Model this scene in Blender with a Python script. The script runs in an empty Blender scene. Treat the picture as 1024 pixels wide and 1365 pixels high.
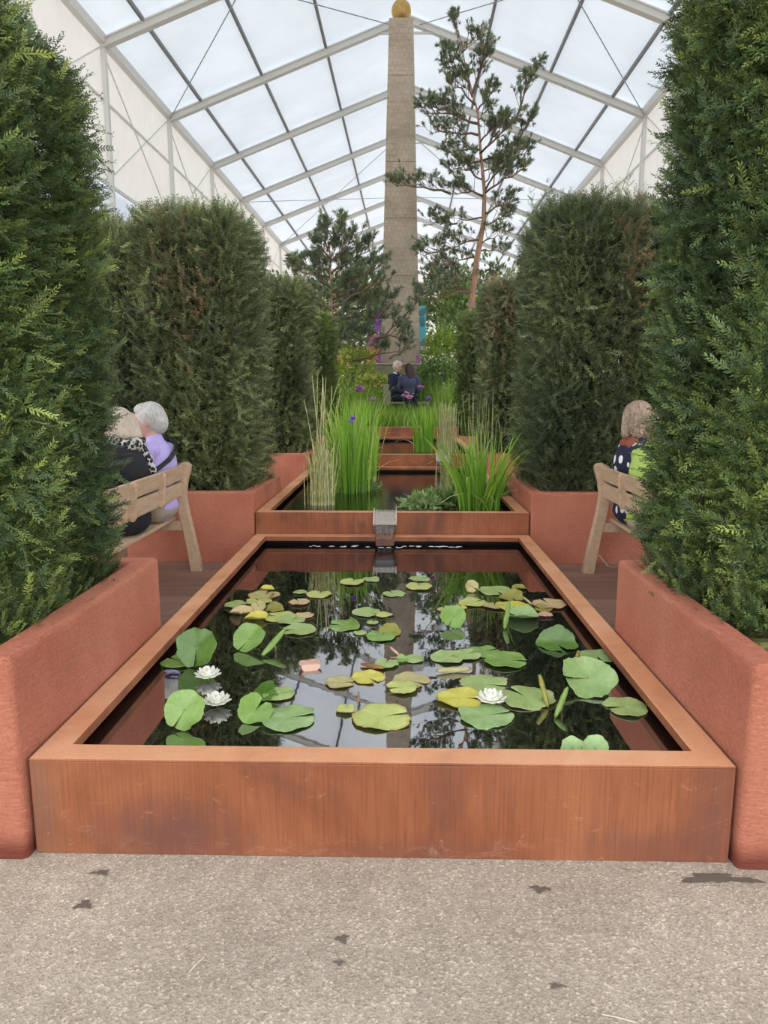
import bpy, bmesh, math, random
import numpy as np
from mathutils import Vector, Matrix, Euler

SC = bpy.context.scene
COL = SC.collection
RNG = np.random.default_rng(11)
random.seed(5)
R = math.radians

# ------------------------------------------------------------------ camera
F_PX, W_PX, H_PX = 950.0, 1024.0, 1365.0
PITCH, YAW = R(9.6), R(1.272)
CAM = Vector((0.064, 0.0, 1.5))
cam_data = bpy.data.cameras.new('camera')
cam_data.sensor_fit = 'VERTICAL'
cam_data.sensor_height = 36.0
cam_data.sensor_width = 27.0
cam_data.lens = F_PX / H_PX * 36.0
cam_data.clip_end = 400
cam = bpy.data.objects.new('camera', cam_data)
cam.location = CAM
cam.rotation_euler = (R(90) - PITCH, 0, YAW)
COL.objects.link(cam)
SC.camera = cam


def ray(X, Y):
    xc, yc = (X - W_PX / 2) / F_PX, (H_PX / 2 - Y) / F_PX
    fwd = math.cos(PITCH) + yc * math.sin(PITCH)
    up = yc * math.cos(PITCH) - math.sin(PITCH)
    return Vector((xc * math.cos(YAW) - fwd * math.sin(YAW), xc * math.sin(YAW) + fwd * math.cos(YAW), up))


def at_y(X, Y, y):
    d = ray(X, Y)
    return CAM + d * (y / d.y)


def at_z(X, Y, z):
    d = ray(X, Y)
    return CAM + d * ((z - CAM.z) / d.z)


def px_size(p):
    """metres per pixel at a place"""
    d = p - CAM
    f = Vector((-math.sin(YAW) * math.cos(PITCH), math.cos(YAW) * math.cos(PITCH), -math.sin(PITCH)))
    return d.dot(f) / F_PX


# ------------------------------------------------------------------ materials
def new_mat(name):
    m = bpy.data.materials.new(name)
    m.use_nodes = True
    nt = m.node_tree
    b = nt.nodes['Principled BSDF']
    return m, nt, b


def mat(name, col, rough=0.6, metallic=0.0, spec=0.5):
    m, nt, b = new_mat(name)
    b.inputs['Base Color'].default_value = (*col, 1)
    b.inputs['Roughness'].default_value = rough
    b.inputs['Metallic'].default_value = metallic
    b.inputs['Specular IOR Level'].default_value = spec
    return m


def coords(nt, scale=(1, 1, 1), kind='Object'):
    tc = nt.nodes.new('ShaderNodeTexCoord')
    mp = nt.nodes.new('ShaderNodeMapping')
    mp.inputs['Scale'].default_value = scale
    nt.links.new(tc.outputs[kind], mp.inputs['Vector'])
    return mp.outputs['Vector']


def noise(nt, vec, scale, detail=4, rough=0.55, dist=0.0):
    n = nt.nodes.new('ShaderNodeTexNoise')
    n.inputs['Scale'].default_value = scale
    n.inputs['Detail'].default_value = detail
    n.inputs['Roughness'].default_value = rough
    n.inputs['Distortion'].default_value = dist
    nt.links.new(vec, n.inputs['Vector'])
    return n.outputs['Fac']


def ramp(nt, fac, stops, interp='LINEAR'):
    r = nt.nodes.new('ShaderNodeValToRGB')
    r.color_ramp.interpolation = interp
    els = r.color_ramp.elements
    while len(els) > 1:
        els.remove(els[-1])
    els[0].position = stops[0][0]
    els[0].color = (*stops[0][1], 1)
    for p, c in stops[1:]:
        e = els.new(p)
        e.color = (*c, 1)
    nt.links.new(fac, r.inputs['Fac'])
    return r.outputs['Color']


def mix(nt, fac, a, b, mode='MIX'):
    n = nt.nodes.new('ShaderNodeMix')
    n.data_type = 'RGBA'
    n.blend_type = mode
    if hasattr(fac, 'is_linked'):
        nt.links.new(fac, n.inputs[0])
    else:
        n.inputs[0].default_value = fac
    for s, v in ((n.inputs[6], a), (n.inputs[7], b)):
        if hasattr(v, 'is_linked'):
            nt.links.new(v, s)
        else:
            s.default_value = (*v, 1)
    return n.outputs[2]


def bump(nt, b, h, strength=0.3, dist=0.01):
    n = nt.nodes.new('ShaderNodeBump')
    n.inputs['Strength'].default_value = strength
    n.inputs['Distance'].default_value = dist
    nt.links.new(h, n.inputs['Height'])
    nt.links.new(n.outputs['Normal'], b.inputs['Normal'])
    return n


def attr(nt, name):
    a = nt.nodes.new('ShaderNodeAttribute')
    a.attribute_name = name
    return a.outputs['Fac']


def lk(nt, out, inp):
    nt.links.new(out, inp)


M = {}

# weathering steel
def corten(name, c_lo, c_mid, c_hi, streak, patch, front=False):
    m, nt, b = new_mat(name)
    v = coords(nt, (120, 120, 3.0))
    s = noise(nt, v, 1.0, 5, 0.65)
    v2 = coords(nt, (1.6, 1.6, 1.2))
    p = noise(nt, v2, 1.6, 6, 0.62, 0.6)
    base = ramp(nt, p, [(0.28, c_lo), (0.47, c_mid), (0.72, c_hi)])
    st = ramp(nt, s, [(0.35, (0.60, 0.55, 0.55)), (0.52, (1, 1, 1)), (0.75, (1.18, 1.15, 1.1))])
    c = mix(nt, streak, base, st, 'MULTIPLY')
    # purple-brown run-off stains
    v3 = coords(nt, (9, 9, 1.1))
    q = noise(nt, v3, 0.9, 4, 0.6, 0.3)
    qm = ramp(nt, q, [(0.47, (0, 0, 0)), (0.62, (1, 1, 1))])
    bl = noise(nt, coords(nt, (1, 1, 2)), 1.3, 3)
    bm = ramp(nt, bl, [(0.44, (0, 0, 0)), (0.58, (1, 1, 1))])
    msk = mix(nt, 1.0, qm, bm, 'MULTIPLY')
    sep = nt.nodes.new('ShaderNodeMath'); sep.operation = 'MULTIPLY'
    lk(nt, msk, sep.inputs[0]); sep.inputs[1].default_value = patch
    c = mix(nt, sep.outputs[0], c, (0.11, 0.045, 0.035))
    if front:
        # the one big run-off stain low on the left of the front sheet, browned sheet ends, pale scuffs along the foot
        tcf = nt.nodes.new('ShaderNodeTexCoord')
        def blob(loc, size, lo_, hi_):
            mp_ = nt.nodes.new('ShaderNodeMapping'); mp_.vector_type = 'TEXTURE'
            mp_.inputs['Location'].default_value = loc; mp_.inputs['Scale'].default_value = size
            lk(nt, tcf.outputs['Object'], mp_.inputs['Vector'])
            ln_ = nt.nodes.new('ShaderNodeVectorMath'); ln_.operation = 'LENGTH'; lk(nt, mp_.outputs[0], ln_.inputs[0])
            wob = nt.nodes.new('ShaderNodeMath'); wob.operation = 'MULTIPLY_ADD'
            lk(nt, noise(nt, coords(nt, (26, 1, 3)), 1.0, 5, .7), wob.inputs[0]); wob.inputs[1].default_value = 1.5; lk(nt, ln_.outputs['Value'], wob.inputs[2])
            hv_ = nt.nodes.new('ShaderNodeMath'); hv_.operation = 'MULTIPLY'; lk(nt, wob.outputs[0], hv_.inputs[0]); hv_.inputs[1].default_value = .5
            return ramp(nt, hv_.outputs[0], [(lo_ / 2, (1, 1, 1)), (hi_ / 2, (0, 0, 0))])
        def weigh(col_, k_):
            q_ = nt.nodes.new('ShaderNodeMath'); q_.operation = 'MULTIPLY'; lk(nt, col_, q_.inputs[0]); q_.inputs[1].default_value = k_
            return q_.outputs[0]
        for loc, size, k_ in (((-.68, 0, .07), (.34, 1, .17), .8), ((-1.10, 0, .16), (.10, 1, .4), .55), ((1.09, 0, .12), (.16, 1, .4), .5), ((.85, 0, .05), (.28, 1, .10), .45), ((.1, 0, .02), (.5, 1, .06), .35)):
            mk_ = blob(loc, size, .82, 1.75)
            c = mix(nt, weigh(mk_, k_), c, (0.125, 0.052, 0.042) if loc[0] > -1 else (0.19, 0.10, 0.065))
        low_ = blob((-.1, 0, .03), (1.2, 1, .07), .8, 1.6)
        gr_ = ramp(nt, noise(nt, coords(nt, (9, 9, 22)), 1.0, 7, .75, 1.0), [(.52, (0, 0, 0)), (.68, (1, 1, 1))])
        c = mix(nt, weigh(mix(nt, 1.0, low_, gr_, 'MULTIPLY'), .5), c, (0.42, 0.25, 0.16))
    # pale scuffs
    v5 = coords(nt, (5, 5, 9))
    sc_ = noise(nt, v5, 1.5, 7, 0.7, 1.4)
    sm = ramp(nt, sc_, [(0.62, (0, 0, 0)), (0.72, (0.35, 0.35, 0.35))])
    c = mix(nt, sm, c, (0.52, 0.30, 0.19))
    lk(nt, c, b.inputs['Base Color'])
    b.inputs['Roughness'].default_value = 0.55
    b.inputs['Specular IOR Level'].default_value = 0.35
    bump(nt, b, s, 0.12, 0.004)
    return m

M['corten'] = corten('rusted steel', (0.17, 0.060, 0.032), (0.30, 0.098, 0.042), (0.40, 0.150, 0.068), 0.5, 0.65)
M['corten_front'] = corten('rusted steel front sheet', (0.15, 0.050, 0.026), (0.235, 0.076, 0.031), (0.315, 0.112, 0.048), 0.5, 0.3, True)
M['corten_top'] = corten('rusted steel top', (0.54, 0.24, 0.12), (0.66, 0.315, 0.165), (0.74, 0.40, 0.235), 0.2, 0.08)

# terracotta render
m, nt, b = new_mat('terracotta render')
v = coords(nt)
n1 = noise(nt, v, 2.2, 5)
c = ramp(nt, n1, [(0.3, (0.64, 0.218, 0.138)), (0.55, (0.74, 0.278, 0.178)), (0.75, (0.80, 0.325, 0.22))])
n2 = noise(nt, v, 60, 6, 0.7)
spk = ramp(nt, n2, [(0.3, (0.72, 0.66, 0.64)), (0.5, (1, 1, 1))])
c = mix(nt, 0.8, c, spk, 'MULTIPLY')
sx = nt.nodes.new('ShaderNodeSeparateXYZ')
tc = nt.nodes.new('ShaderNodeTexCoord'); lk(nt, tc.outputs['Object'], sx.inputs[0])
addn = nt.nodes.new('ShaderNodeMath'); addn.operation = 'MULTIPLY_ADD'
lk(nt, n1, addn.inputs[0]); addn.inputs[1].default_value = 0.12; lk(nt, sx.outputs['Z'], addn.inputs[2])
damp = ramp(nt, addn.outputs[0], [(0.08, (1, 1, 1)), (0.15, (0, 0, 0))])
c = mix(nt, damp, c, (0.27, 0.075, 0.05))
lk(nt, c, b.inputs['Base Color'])
b.inputs['Roughness'].default_value = 0.9
b.inputs['Specular IOR Level'].default_value = 0.2
nb = noise(nt, coords(nt, (.55, .55, 1.6)), 62, 7, 0.78, 0.8)
nb2 = noise(nt, v, 18, 3)
ad = nt.nodes.new('ShaderNodeMath'); ad.operation = 'MULTIPLY_ADD'
lk(nt, nb2, ad.inputs[0]); ad.inputs[1].default_value = 0.6; lk(nt, nb, ad.inputs[2])
bump(nt, b, ad.outputs[0], 0.9, 0.022)
M['render'] = m

# paving concrete
m, nt, b = new_mat('exposed aggregate concrete')
v = coords(nt)
big = noise(nt, v, 1.3, 4)
c0 = ramp(nt, big, [(0.3, (0.362, 0.306, 0.250)), (0.7, (0.500, 0.431, 0.356))])
vor = nt.nodes.new('ShaderNodeTexVoronoi'); vor.inputs['Scale'].default_value = 150
lk(nt, v, vor.inputs['Vector'])
sepc = nt.nodes.new('ShaderNodeSeparateColor'); lk(nt, vor.outputs['Color'], sepc.inputs[0])
st = ramp(nt, sepc.outputs[0], [(0.0, (0.68, 0.66, 0.64)), (0.35, (0.9, 0.9, 0.9)), (0.85, (1.04, 1.03, 1.0)), (0.97, (1.5, 1.48, 1.42))])
c = mix(nt, 0.9, c0, st, 'MULTIPLY')
fine = noise(nt, v, 240, 4, 0.8)
fi = ramp(nt, fine, [(0.3, (0.6, 0.58, 0.56)), (0.5, (1, 1, 1)), (0.75, (1.3, 1.28, 1.25))])
c = mix(nt, 0.8, c, fi, 'MULTIPLY')
med = noise(nt, v, 9, 5, 0.7)
me_ = ramp(nt, med, [(0.25, (0.8, 0.79, 0.78)), (0.6, (1.04, 1.04, 1.04))])
c = mix(nt, 0.8, c, me_, 'MULTIPLY')
lk(nt, c, b.inputs['Base Color'])
b.inputs['Roughness'].default_value = 0.9
b.inputs['Specular IOR Level'].default_value = 0.2
bump(nt, b, vor.outputs['Distance'], 0.5, 0.004)
M['paving'] = m
M['wet'] = mat('wet patch', (0.135, 0.112, 0.092), 0.5, 0, 0.4)

# deck boards
m, nt, b = new_mat('brown composite decking')
v = coords(nt)
wn = nt.nodes.new('ShaderNodeTexWhiteNoise'); wn.noise_dimensions = '1D'
sx = nt.nodes.new('ShaderNodeSeparateXYZ'); lk(nt, v, sx.inputs[0])
fl = nt.nodes.new('ShaderNodeMath'); fl.operation = 'MULTIPLY'; lk(nt, sx.outputs['Y'], fl.inputs[0]); fl.inputs[1].default_value = 1 / 0.125
f2 = nt.nodes.new('ShaderNodeMath'); f2.operation = 'FLOOR'; lk(nt, fl.outputs[0], f2.inputs[0])
lk(nt, f2.outputs[0], wn.inputs['W'])
c = ramp(nt, wn.outputs['Value'], [(0, (0.209, 0.119, 0.088)), (1, (0.304, 0.182, 0.135))])
g = noise(nt, coords(nt, (2, 60, 60)), 1.0, 4)
gc = ramp(nt, g, [(0.3, (0.8, 0.8, 0.8)), (0.7, (1.15, 1.15, 1.15))])
c = mix(nt, 0.8, c, gc, 'MULTIPLY')
lk(nt, c, b.inputs['Base Color']); b.inputs['Roughness'].default_value = 0.65
M['deck'] = m

# timber of the benches
m, nt, b = new_mat('pale oiled timber')
v = coords(nt, (14, 14, 14))
g = noise(nt, coords(nt, (30, 6, 30)), 1.0, 5, 0.6, 0.5)
c = ramp(nt, g, [(0.25, (0.46, 0.315, 0.20)), (0.5, (0.57, 0.41, 0.275)), (0.75, (0.66, 0.50, 0.35))])
lk(nt, c, b.inputs['Base Color']); b.inputs['Roughness'].default_value = 0.55
bump(nt, b, g, 0.1, 0.003)
M['timber'] = m
M['grey_timber'] = mat('weathered grey timber', (0.34, 0.28, 0.23), 0.8)

M['liner'] = mat('black pond liner', (0.006, 0.006, 0.007), 0.5, 0, 0.2)
M['soil'] = mat('dark soil', (0.05, 0.035, 0.022), 1.0)
m, nt, b = new_mat('mossy soil')
n = noise(nt, coords(nt), 14, 6)
c = ramp(nt, n, [(0.35, (0.05, 0.035, 0.02)), (0.5, (0.16, 0.14, 0.04)), (0.7, (0.30, 0.27, 0.08))])
lk(nt, c, b.inputs['Base Color']); b.inputs['Roughness'].default_value = 1
bump(nt, b, n, 1.0, 0.05)
M['moss'] = m


def water_mat(name, tint, rscale, rstr, fac0):
    m = bpy.data.materials.new(name); m.use_nodes = True
    nt = m.node_tree; nt.nodes.clear()
    out = nt.nodes.new('ShaderNodeOutputMaterial')
    gl = nt.nodes.new('ShaderNodeBsdfGlossy'); gl.inputs['Roughness'].default_value = 0.012
    gl.inputs['Color'].default_value = (1, 1, 1, 1)
    df = nt.nodes.new('ShaderNodeBsdfDiffuse'); df.inputs['Color'].default_value = (*tint, 1)
    fr = nt.nodes.new('ShaderNodeFresnel'); fr.inputs['IOR'].default_value = fac0
    mx = nt.nodes.new('ShaderNodeMixShader')
    n = noise(nt, coords(nt, (1, 1.6, 1)), rscale, 3, 0.5, 0.4)
    bp = nt.nodes.new('ShaderNodeBump'); bp.inputs['Strength'].default_value = rstr; bp.inputs['Distance'].default_value = 0.01
    lk(nt, n, bp.inputs['Height'])
    for k in (gl, fr):
        lk(nt, bp.outputs['Normal'], k.inputs['Normal'])
    lk(nt, fr.outputs[0], mx.inputs[0]); lk(nt, df.outputs[0], mx.inputs[1]); lk(nt, gl.outputs[0], mx.inputs[2])
    lk(nt, mx.outputs[0], out.inputs['Surface'])
    return m

M['water_still'] = water_mat('still black water', (0.003, 0.003, 0.005), 3.0, 0.035, 6.2)
M['water_ripple'] = water_mat('rippled dark water', (0.006, 0.008, 0.004), 16.0, 0.16, 2.2)


def leaf_mat(name, stops, rough=0.5, trans=0.0, spec=0.4):
    """colour from the per-leaf tint attribute"""
    m, nt, b = new_mat(name)
    c = ramp(nt, attr(nt, 'tint'), stops)
    lk(nt, c, b.inputs['Base Color'])
    b.inputs['Roughness'].default_value = rough
    b.inputs['Specular IOR Level'].default_value = spec
    if trans:
        t = nt.nodes.new('ShaderNodeBsdfTranslucent'); lk(nt, c, t.inputs['Color'])
        mx = nt.nodes.new('ShaderNodeMixShader'); mx.inputs[0].default_value = trans
        lk(nt, b.outputs[0], mx.inputs[1]); lk(nt, t.outputs[0], mx.inputs[2])
        lk(nt, mx.outputs[0], nt.nodes['Material Output'].inputs['Surface'])
    return m

M['yew'] = leaf_mat('yew needles', [(0.0, (0.048, 0.079, 0.041)), (0.35, (0.106, 0.162, 0.062)), (0.6, (0.198, 0.270, 0.079)),
                                    (0.8, (0.408, 0.504, 0.132)), (0.86, (0.204, 0.150, 0.078)), (1.0, (0.360, 0.258, 0.144))], 0.45, 0.12)
M['yew_olive'] = leaf_mat('olive yew needles', [(0.0, (0.072, 0.103, 0.059)), (0.35, (0.172, 0.221, 0.107)), (0.6, (0.301, 0.345, 0.147)),
                                    (0.8, (0.535, 0.569, 0.241)), (0.86, (0.259, 0.190, 0.103)), (1.0, (0.466, 0.345, 0.199))], 0.45, 0.12)
M['yew_core'] = mat('yew core shade', (0.03, 0.036, 0.018), 1.0, 0, 0.0)  # dark filler colour, stands for the shade deep between the sprays
M['pine'] = leaf_mat('pine needles', [(0.0, (0.074, 0.115, 0.074)), (0.5, (0.169, 0.223, 0.128)), (0.85, (0.338, 0.392, 0.189)), (1.0, (0.486, 0.446, 0.230))], 0.5, 0.2)
m, nt, b = new_mat('pine bark')
n = noise(nt, coords(nt, (9, 9, 3)), 2.0, 5)
lk(nt, ramp(nt, n, [(0.3, (0.230, 0.135, 0.088)), (0.7, (0.486, 0.297, 0.203))]), b.inputs['Base Color']); b.inputs['Roughness'].default_value = 0.95
M['bark'] = m
M['twig'] = mat('brown twigs', (0.15, 0.10, 0.068), 0.95)
M['iris'] = leaf_mat('iris leaves', [(0.0, (0.127, 0.265, 0.029)), (0.5, (0.276, 0.529, 0.057)), (0.85, (0.506, 0.736, 0.115)), (1.0, (0.759, 0.655, 0.322))], 0.45, 0.35)
M['grass'] = leaf_mat('meadow grass', [(0.0, (0.156, 0.288, 0.042)), (0.5, (0.348, 0.552, 0.090)), (1.0, (0.696, 0.792, 0.240))], 0.6, 0.35)
M['shrub'] = leaf_mat('shrub leaves', [(0.0, (0.070, 0.129, 0.047)), (0.5, (0.199, 0.304, 0.094)), (1.0, (0.468, 0.562, 0.187))], 0.5, 0.15)
M['azalea'] = leaf_mat('yellow azalea leaves', [(0.0, (0.144, 0.264, 0.036)), (0.5, (0.360, 0.480, 0.072)), (1.0, (0.660, 0.696, 0.192))], 0.6, 0.3)
M['waterplant'] = leaf_mat('marginal plant leaves', [(0.0, (0.07, 0.15, 0.03)), (0.5, (0.2, 0.33, 0.09)), (1.0, (0.45, 0.55, 0.25))], 0.5, 0.2)
# banded rush stems
m, nt, b = new_mat('banded rush stems')
c = ramp(nt, attr(nt, 'tint'), [(0.0, (0.17, 0.26, 0.05)), (0.5, (0.47, 0.50, 0.17)), (1.0, (0.78, 0.72, 0.42))])
lk(nt, c, b.inputs['Base Color']); b.inputs['Roughness'].default_value = 0.5
M['rush'] = m

# lily pads
def pad_mat(name, a, bcol, edge=None):
    m, nt, b = new_mat(name)
    v = coords(nt, (1, 1, 1))
    n = noise(nt, v, 16, 5, 0.65)
    c = ramp(nt, n, [(0.35, a), (0.65, bcol)])
    e = attr(nt, 'rho')
    # fine radial veins
    va = attr(nt, 'ang')
    w = nt.nodes.new('ShaderNodeMath'); w.operation = 'MULTIPLY'; lk(nt, va, w.inputs[0]); w.inputs[1].default_value = 18
    s = nt.nodes.new('ShaderNodeMath'); s.operation = 'SINE'; lk(nt, w.outputs[0], s.inputs[0])
    vv = ramp(nt, s.outputs[0], [(0.86, (1, 1, 1)), (1.0, (1.22, 1.2, 1.1))])
    c = mix(nt, 0.7, c, vv, 'MULTIPLY')
    if edge:
        er = ramp(nt, e, [(0.9, (0, 0, 0)), (0.99, (0.8, 0.8, 0.8))])
        c = mix(nt, er, c, edge)
    lk(nt, c, b.inputs['Base Color'])
    b.inputs['Roughness'].default_value = 0.33
    b.inputs['Specular IOR Level'].default_value = 0.5
    bump(nt, b, n, 0.15, 0.004)
    return m

PADC = {
    'green': pad_mat('green lily leaf', (0.07, 0.16, 0.022), (0.125, 0.235, 0.045)),
    'bright': pad_mat('bright green lily leaf', (0.155, 0.285, 0.05), (0.25, 0.385, 0.105)),
    'pale': pad_mat('pale green lily leaf', (0.27, 0.39, 0.12), (0.40, 0.52, 0.20), (0.42, 0.40, 0.2)),
    'bluegreen': pad_mat('blue green lily leaf', (0.22, 0.36, 0.12), (0.34, 0.47, 0.20)),
    'yellowgreen': pad_mat('yellow green lily leaf', (0.40, 0.48, 0.12), (0.56, 0.60, 0.20), (0.42, 0.30, 0.12)),
    'yellow': pad_mat('yellow lily leaf', (0.52, 0.50, 0.06), (0.68, 0.62, 0.13), (0.40, 0.28, 0.06)),
    'tan': pad_mat('tan lily leaf', (0.40, 0.34, 0.15), (0.52, 0.48, 0.22), (0.34, 0.18, 0.08)),
    'peach': pad_mat('peach lily leaf', (0.58, 0.40, 0.22), (0.60, 0.50, 0.26), (0.45, 0.2, 0.12)),
    'pink': pad_mat('pink lily leaf', (0.62, 0.33, 0.26), (0.66, 0.45, 0.34), (0.5, 0.2, 0.15)),
    'brown': pad_mat('brown lily leaf', (0.15, 0.075, 0.025), (0.34, 0.16, 0.05)),
    'olive': pad_mat('olive lily leaf', (0.20, 0.20, 0.03), (0.32, 0.28, 0.06)),
}
M['stalk'] = mat('lily stalk', (0.26, 0.27, 0.10), 0.5)
M['petal'] = mat('white petals', (0.90, 0.90, 0.80), 0.5)
M['stamen'] = mat('yellow stamens', (0.75, 0.48, 0.05), 0.6)

# tent
def membrane(name, col, var, trans, scale=0.35):
    m = bpy.data.materials.new(name); m.use_nodes = True
    nt = m.node_tree; nt.nodes.clear()
    out = nt.nodes.new('ShaderNodeOutputMaterial')
    n = noise(nt, coords(nt), scale, 4, 0.6)
    c = ramp(nt, n, [(0.3, tuple(x * (1 - var) for x in col)), (0.7, col)])
    t = nt.nodes.new('ShaderNodeBsdfTranslucent'); lk(nt, c, t.inputs['Color'])
    d = nt.nodes.new('ShaderNodeBsdfDiffuse'); lk(nt, c, d.inputs['Color'])
    mx = nt.nodes.new('ShaderNodeMixShader'); mx.inputs[0].default_value = trans
    lk(nt, d.outputs[0], mx.inputs[1]); lk(nt, t.outputs[0], mx.inputs[2])
    lk(nt, mx.outputs[0], out.inputs['Surface'])
    return m

M['roof'] = membrane('translucent white membrane', (0.83, 0.885, 0.955), 0.13, 0.215, 0.4)  # cloud brightness showing through the roof is mottled into this colour
M['curtain'] = membrane('translucent curtain wall', (0.86, 0.83, 0.785), 0.06, 0.195, 1.5)
M['lowwall'] = membrane('pale grey sheeting', (0.66, 0.72, 0.80), 0.04, 0.24, 0.6)
M['alu'] = mat('pale aluminium beam', (0.650, 0.637, 0.598), 0.5, 0.0)
M['alu_light'] = mat('white aluminium post', (0.72, 0.71, 0.68), 0.5, 0.0)
M['alu_dark'] = mat('grey purlin', (0.20, 0.20, 0.205), 0.5, 0.0)
M['cable'] = mat('steel cable', (0.33, 0.33, 0.34), 0.5, 0.2)

# obelisk stone
m, nt, b = new_mat('weathered sandstone')
v = coords(nt)
n = noise(nt, v, 1.8, 6, 0.65)
c = ramp(nt, n, [(0.3, (0.362, 0.297, 0.225)), (0.55, (0.493, 0.413, 0.319)), (0.75, (0.580, 0.500, 0.399))])
n2 = noise(nt, coords(nt, (5, 5, 22)), 1.0, 5, 0.7)
c2 = ramp(nt, n2, [(0.35, (0.80, 0.79, 0.78)), (0.55, (1.02, 1.02, 1.02))])
c = mix(nt, 0.8, c, c2, 'MULTIPLY')
br = nt.nodes.new('ShaderNodeTexBrick')
br.inputs['Scale'].default_value = 1.0
br.inputs['Mortar Size'].default_value = 0.016
br.inputs['Brick Width'].default_value = 0.11
br.inputs['Row Height'].default_value = 0.13
br.inputs['Color1'].default_value = (1, 1, 1, 1); br.inputs['Color2'].default_value = (0.93, 0.93, 0.93, 1); br.inputs['Mortar'].default_value = (0.80, 0.79, 0.78, 1)
sw = nt.nodes.new('ShaderNodeSeparateXYZ'); cb = nt.nodes.new('ShaderNodeCombineXYZ')
lk(nt, v, sw.inputs[0])
adx = nt.nodes.new('ShaderNodeMath'); lk(nt, sw.outputs['X'], adx.inputs[0]); lk(nt, sw.outputs['Y'], adx.inputs[1])
lk(nt, adx.outputs[0], cb.inputs['X']); lk(nt, sw.outputs['Z'], cb.inputs['Y'])
lk(nt, cb.outputs[0], br.inputs['Vector'])
c = mix(nt, 0.5, c, br.outputs['Color'], 'MULTIPLY')
lk(nt, c, b.inputs['Base Color']); b.inputs['Roughness'].default_value = 0.95
bump(nt, b, n2, 0.4, 0.02)
M['stone'] = m
m, nt, b = new_mat('gilded ball')
n = noise(nt, coords(nt), 6, 4)
lk(nt, ramp(nt, n, [(0.3, (0.40, 0.24, 0.06)), (0.7, (0.62, 0.42, 0.15))]), b.inputs['Base Color'])
b.inputs['Metallic'].default_value = 0.5; b.inputs['Roughness'].default_value = 0.45
M['gold'] = m

# people
M['skin'] = mat('skin', (0.62, 0.36, 0.27), 0.5)
def hair_mat(name, a, bcol):
    m, nt, b = new_mat(name)
    n = noise(nt, coords(nt, (30, 30, 9)), 2.4, 4, 0.6, 1.2)
    lk(nt, ramp(nt, n, [(0.3, a), (0.7, bcol)]), b.inputs['Base Color'])
    b.inputs['Roughness'].default_value = 0.55
    bump(nt, b, n, 0.9, 0.02)
    return m
M['hair_white'] = hair_mat('white hair', (0.50, 0.48, 0.46), (0.80, 0.78, 0.75))
M['hair_blonde'] = hair_mat('pale blonde hair', (0.66, 0.52, 0.40), (0.84, 0.74, 0.63))
M['hair_bob'] = hair_mat('streaked fair hair', (0.24, 0.145, 0.09), (0.68, 0.52, 0.40))
M['hair_dark'] = hair_mat('dark brown hair', (0.025, 0.012, 0.012), (0.07, 0.032, 0.03))
M['lavender'] = mat('lavender cotton', (0.50, 0.42, 0.80), 0.9)
M['black_cloth'] = mat('black cloth', (0.018, 0.018, 0.025), 0.85)
M['navy_suit'] = mat('navy suit cloth', (0.018, 0.022, 0.055), 0.85)
M['dusk_blue'] = mat('dusky blue cloth', (0.075, 0.08, 0.15), 0.9)
M['lime'] = mat('lime green cotton', (0.45, 0.62, 0.14), 0.9)
M['blue_shirt'] = mat('pale blue shirt', (0.42, 0.60, 0.78), 0.9)
M['beige_cloth'] = mat('beige trousers', (0.40, 0.34, 0.26), 0.9)
M['rust_cloth'] = mat('rust red undershirt', (0.32, 0.085, 0.06), 0.9)
M['leather'] = mat('black leather', (0.01, 0.01, 0.012), 0.45)
M['shoe'] = mat('dark shoes', (0.03, 0.025, 0.02), 0.6)
M['eye'] = mat('eyes', (0.03, 0.025, 0.02), 0.2)
m, nt, b = new_mat('navy cloth with white feathers')
vv = nt.nodes.new('ShaderNodeTexVoronoi'); vv.inputs['Scale'].default_value = 1.0; vv.inputs['Randomness'].default_value = 0.75
mp = nt.nodes.new('ShaderNodeMapping'); mp.inputs['Rotation'].default_value = (R(30), R(15), 0); mp.inputs['Scale'].default_value = (12, 19, 9)
tc = nt.nodes.new('ShaderNodeTexCoord'); lk(nt, tc.outputs['Object'], mp.inputs['Vector']); lk(nt, mp.outputs[0], vv.inputs['Vector'])
lk(nt, ramp(nt, vv.outputs['Distance'], [(0.0, (0.85, 0.85, 0.86)), (0.31, (0.016, 0.02, 0.05))], 'CONSTANT'), b.inputs['Base Color']); b.inputs['Roughness'].default_value = 0.9
M['feathers'] = m
m, nt, b = new_mat('black and white scarf')
vv = nt.nodes.new('ShaderNodeTexVoronoi'); vv.inputs['Scale'].default_value = 42
lk(nt, coords(nt), vv.inputs['Vector'])
lk(nt, ramp(nt, vv.outputs['Distance'], [(0.0, (0.02, 0.02, 0.02)), (0.55, (0.62, 0.60, 0.58))], 'CONSTANT'), b.inputs['Base Color']); b.inputs['Roughness'].default_value = 0.9
M['scarf'] = m
M['purple'] = mat('violet petals', (0.26, 0.10, 0.62), 0.6)
M['faded'] = mat('faded violet petals', (0.25, 0.20, 0.45), 0.6)
M['mauve'] = mat('mauve petals', (0.42, 0.16, 0.40), 0.6)
M['pinkpetal'] = mat('pink petals', (0.60, 0.22, 0.42), 0.6)
M['peachpetal'] = mat('peach petals', (0.80, 0.45, 0.22), 0.6)


# ------------------------------------------------------------------ mesh helpers
def tag(o, label=None, cat=None, group=None, kind=None):
    if label: o['label'] = label
    if cat: o['category'] = cat
    if group: o['group'] = group
    if kind: o['kind'] = kind
    return o


def empty(name, loc=(0, 0, 0), rz=0.0):
    o = bpy.data.objects.new(name, None)
    o.empty_display_size = 0.1
    o.location = loc
    o.rotation_euler = (0, 0, rz)
    COL.objects.link(o)
    return o


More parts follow.
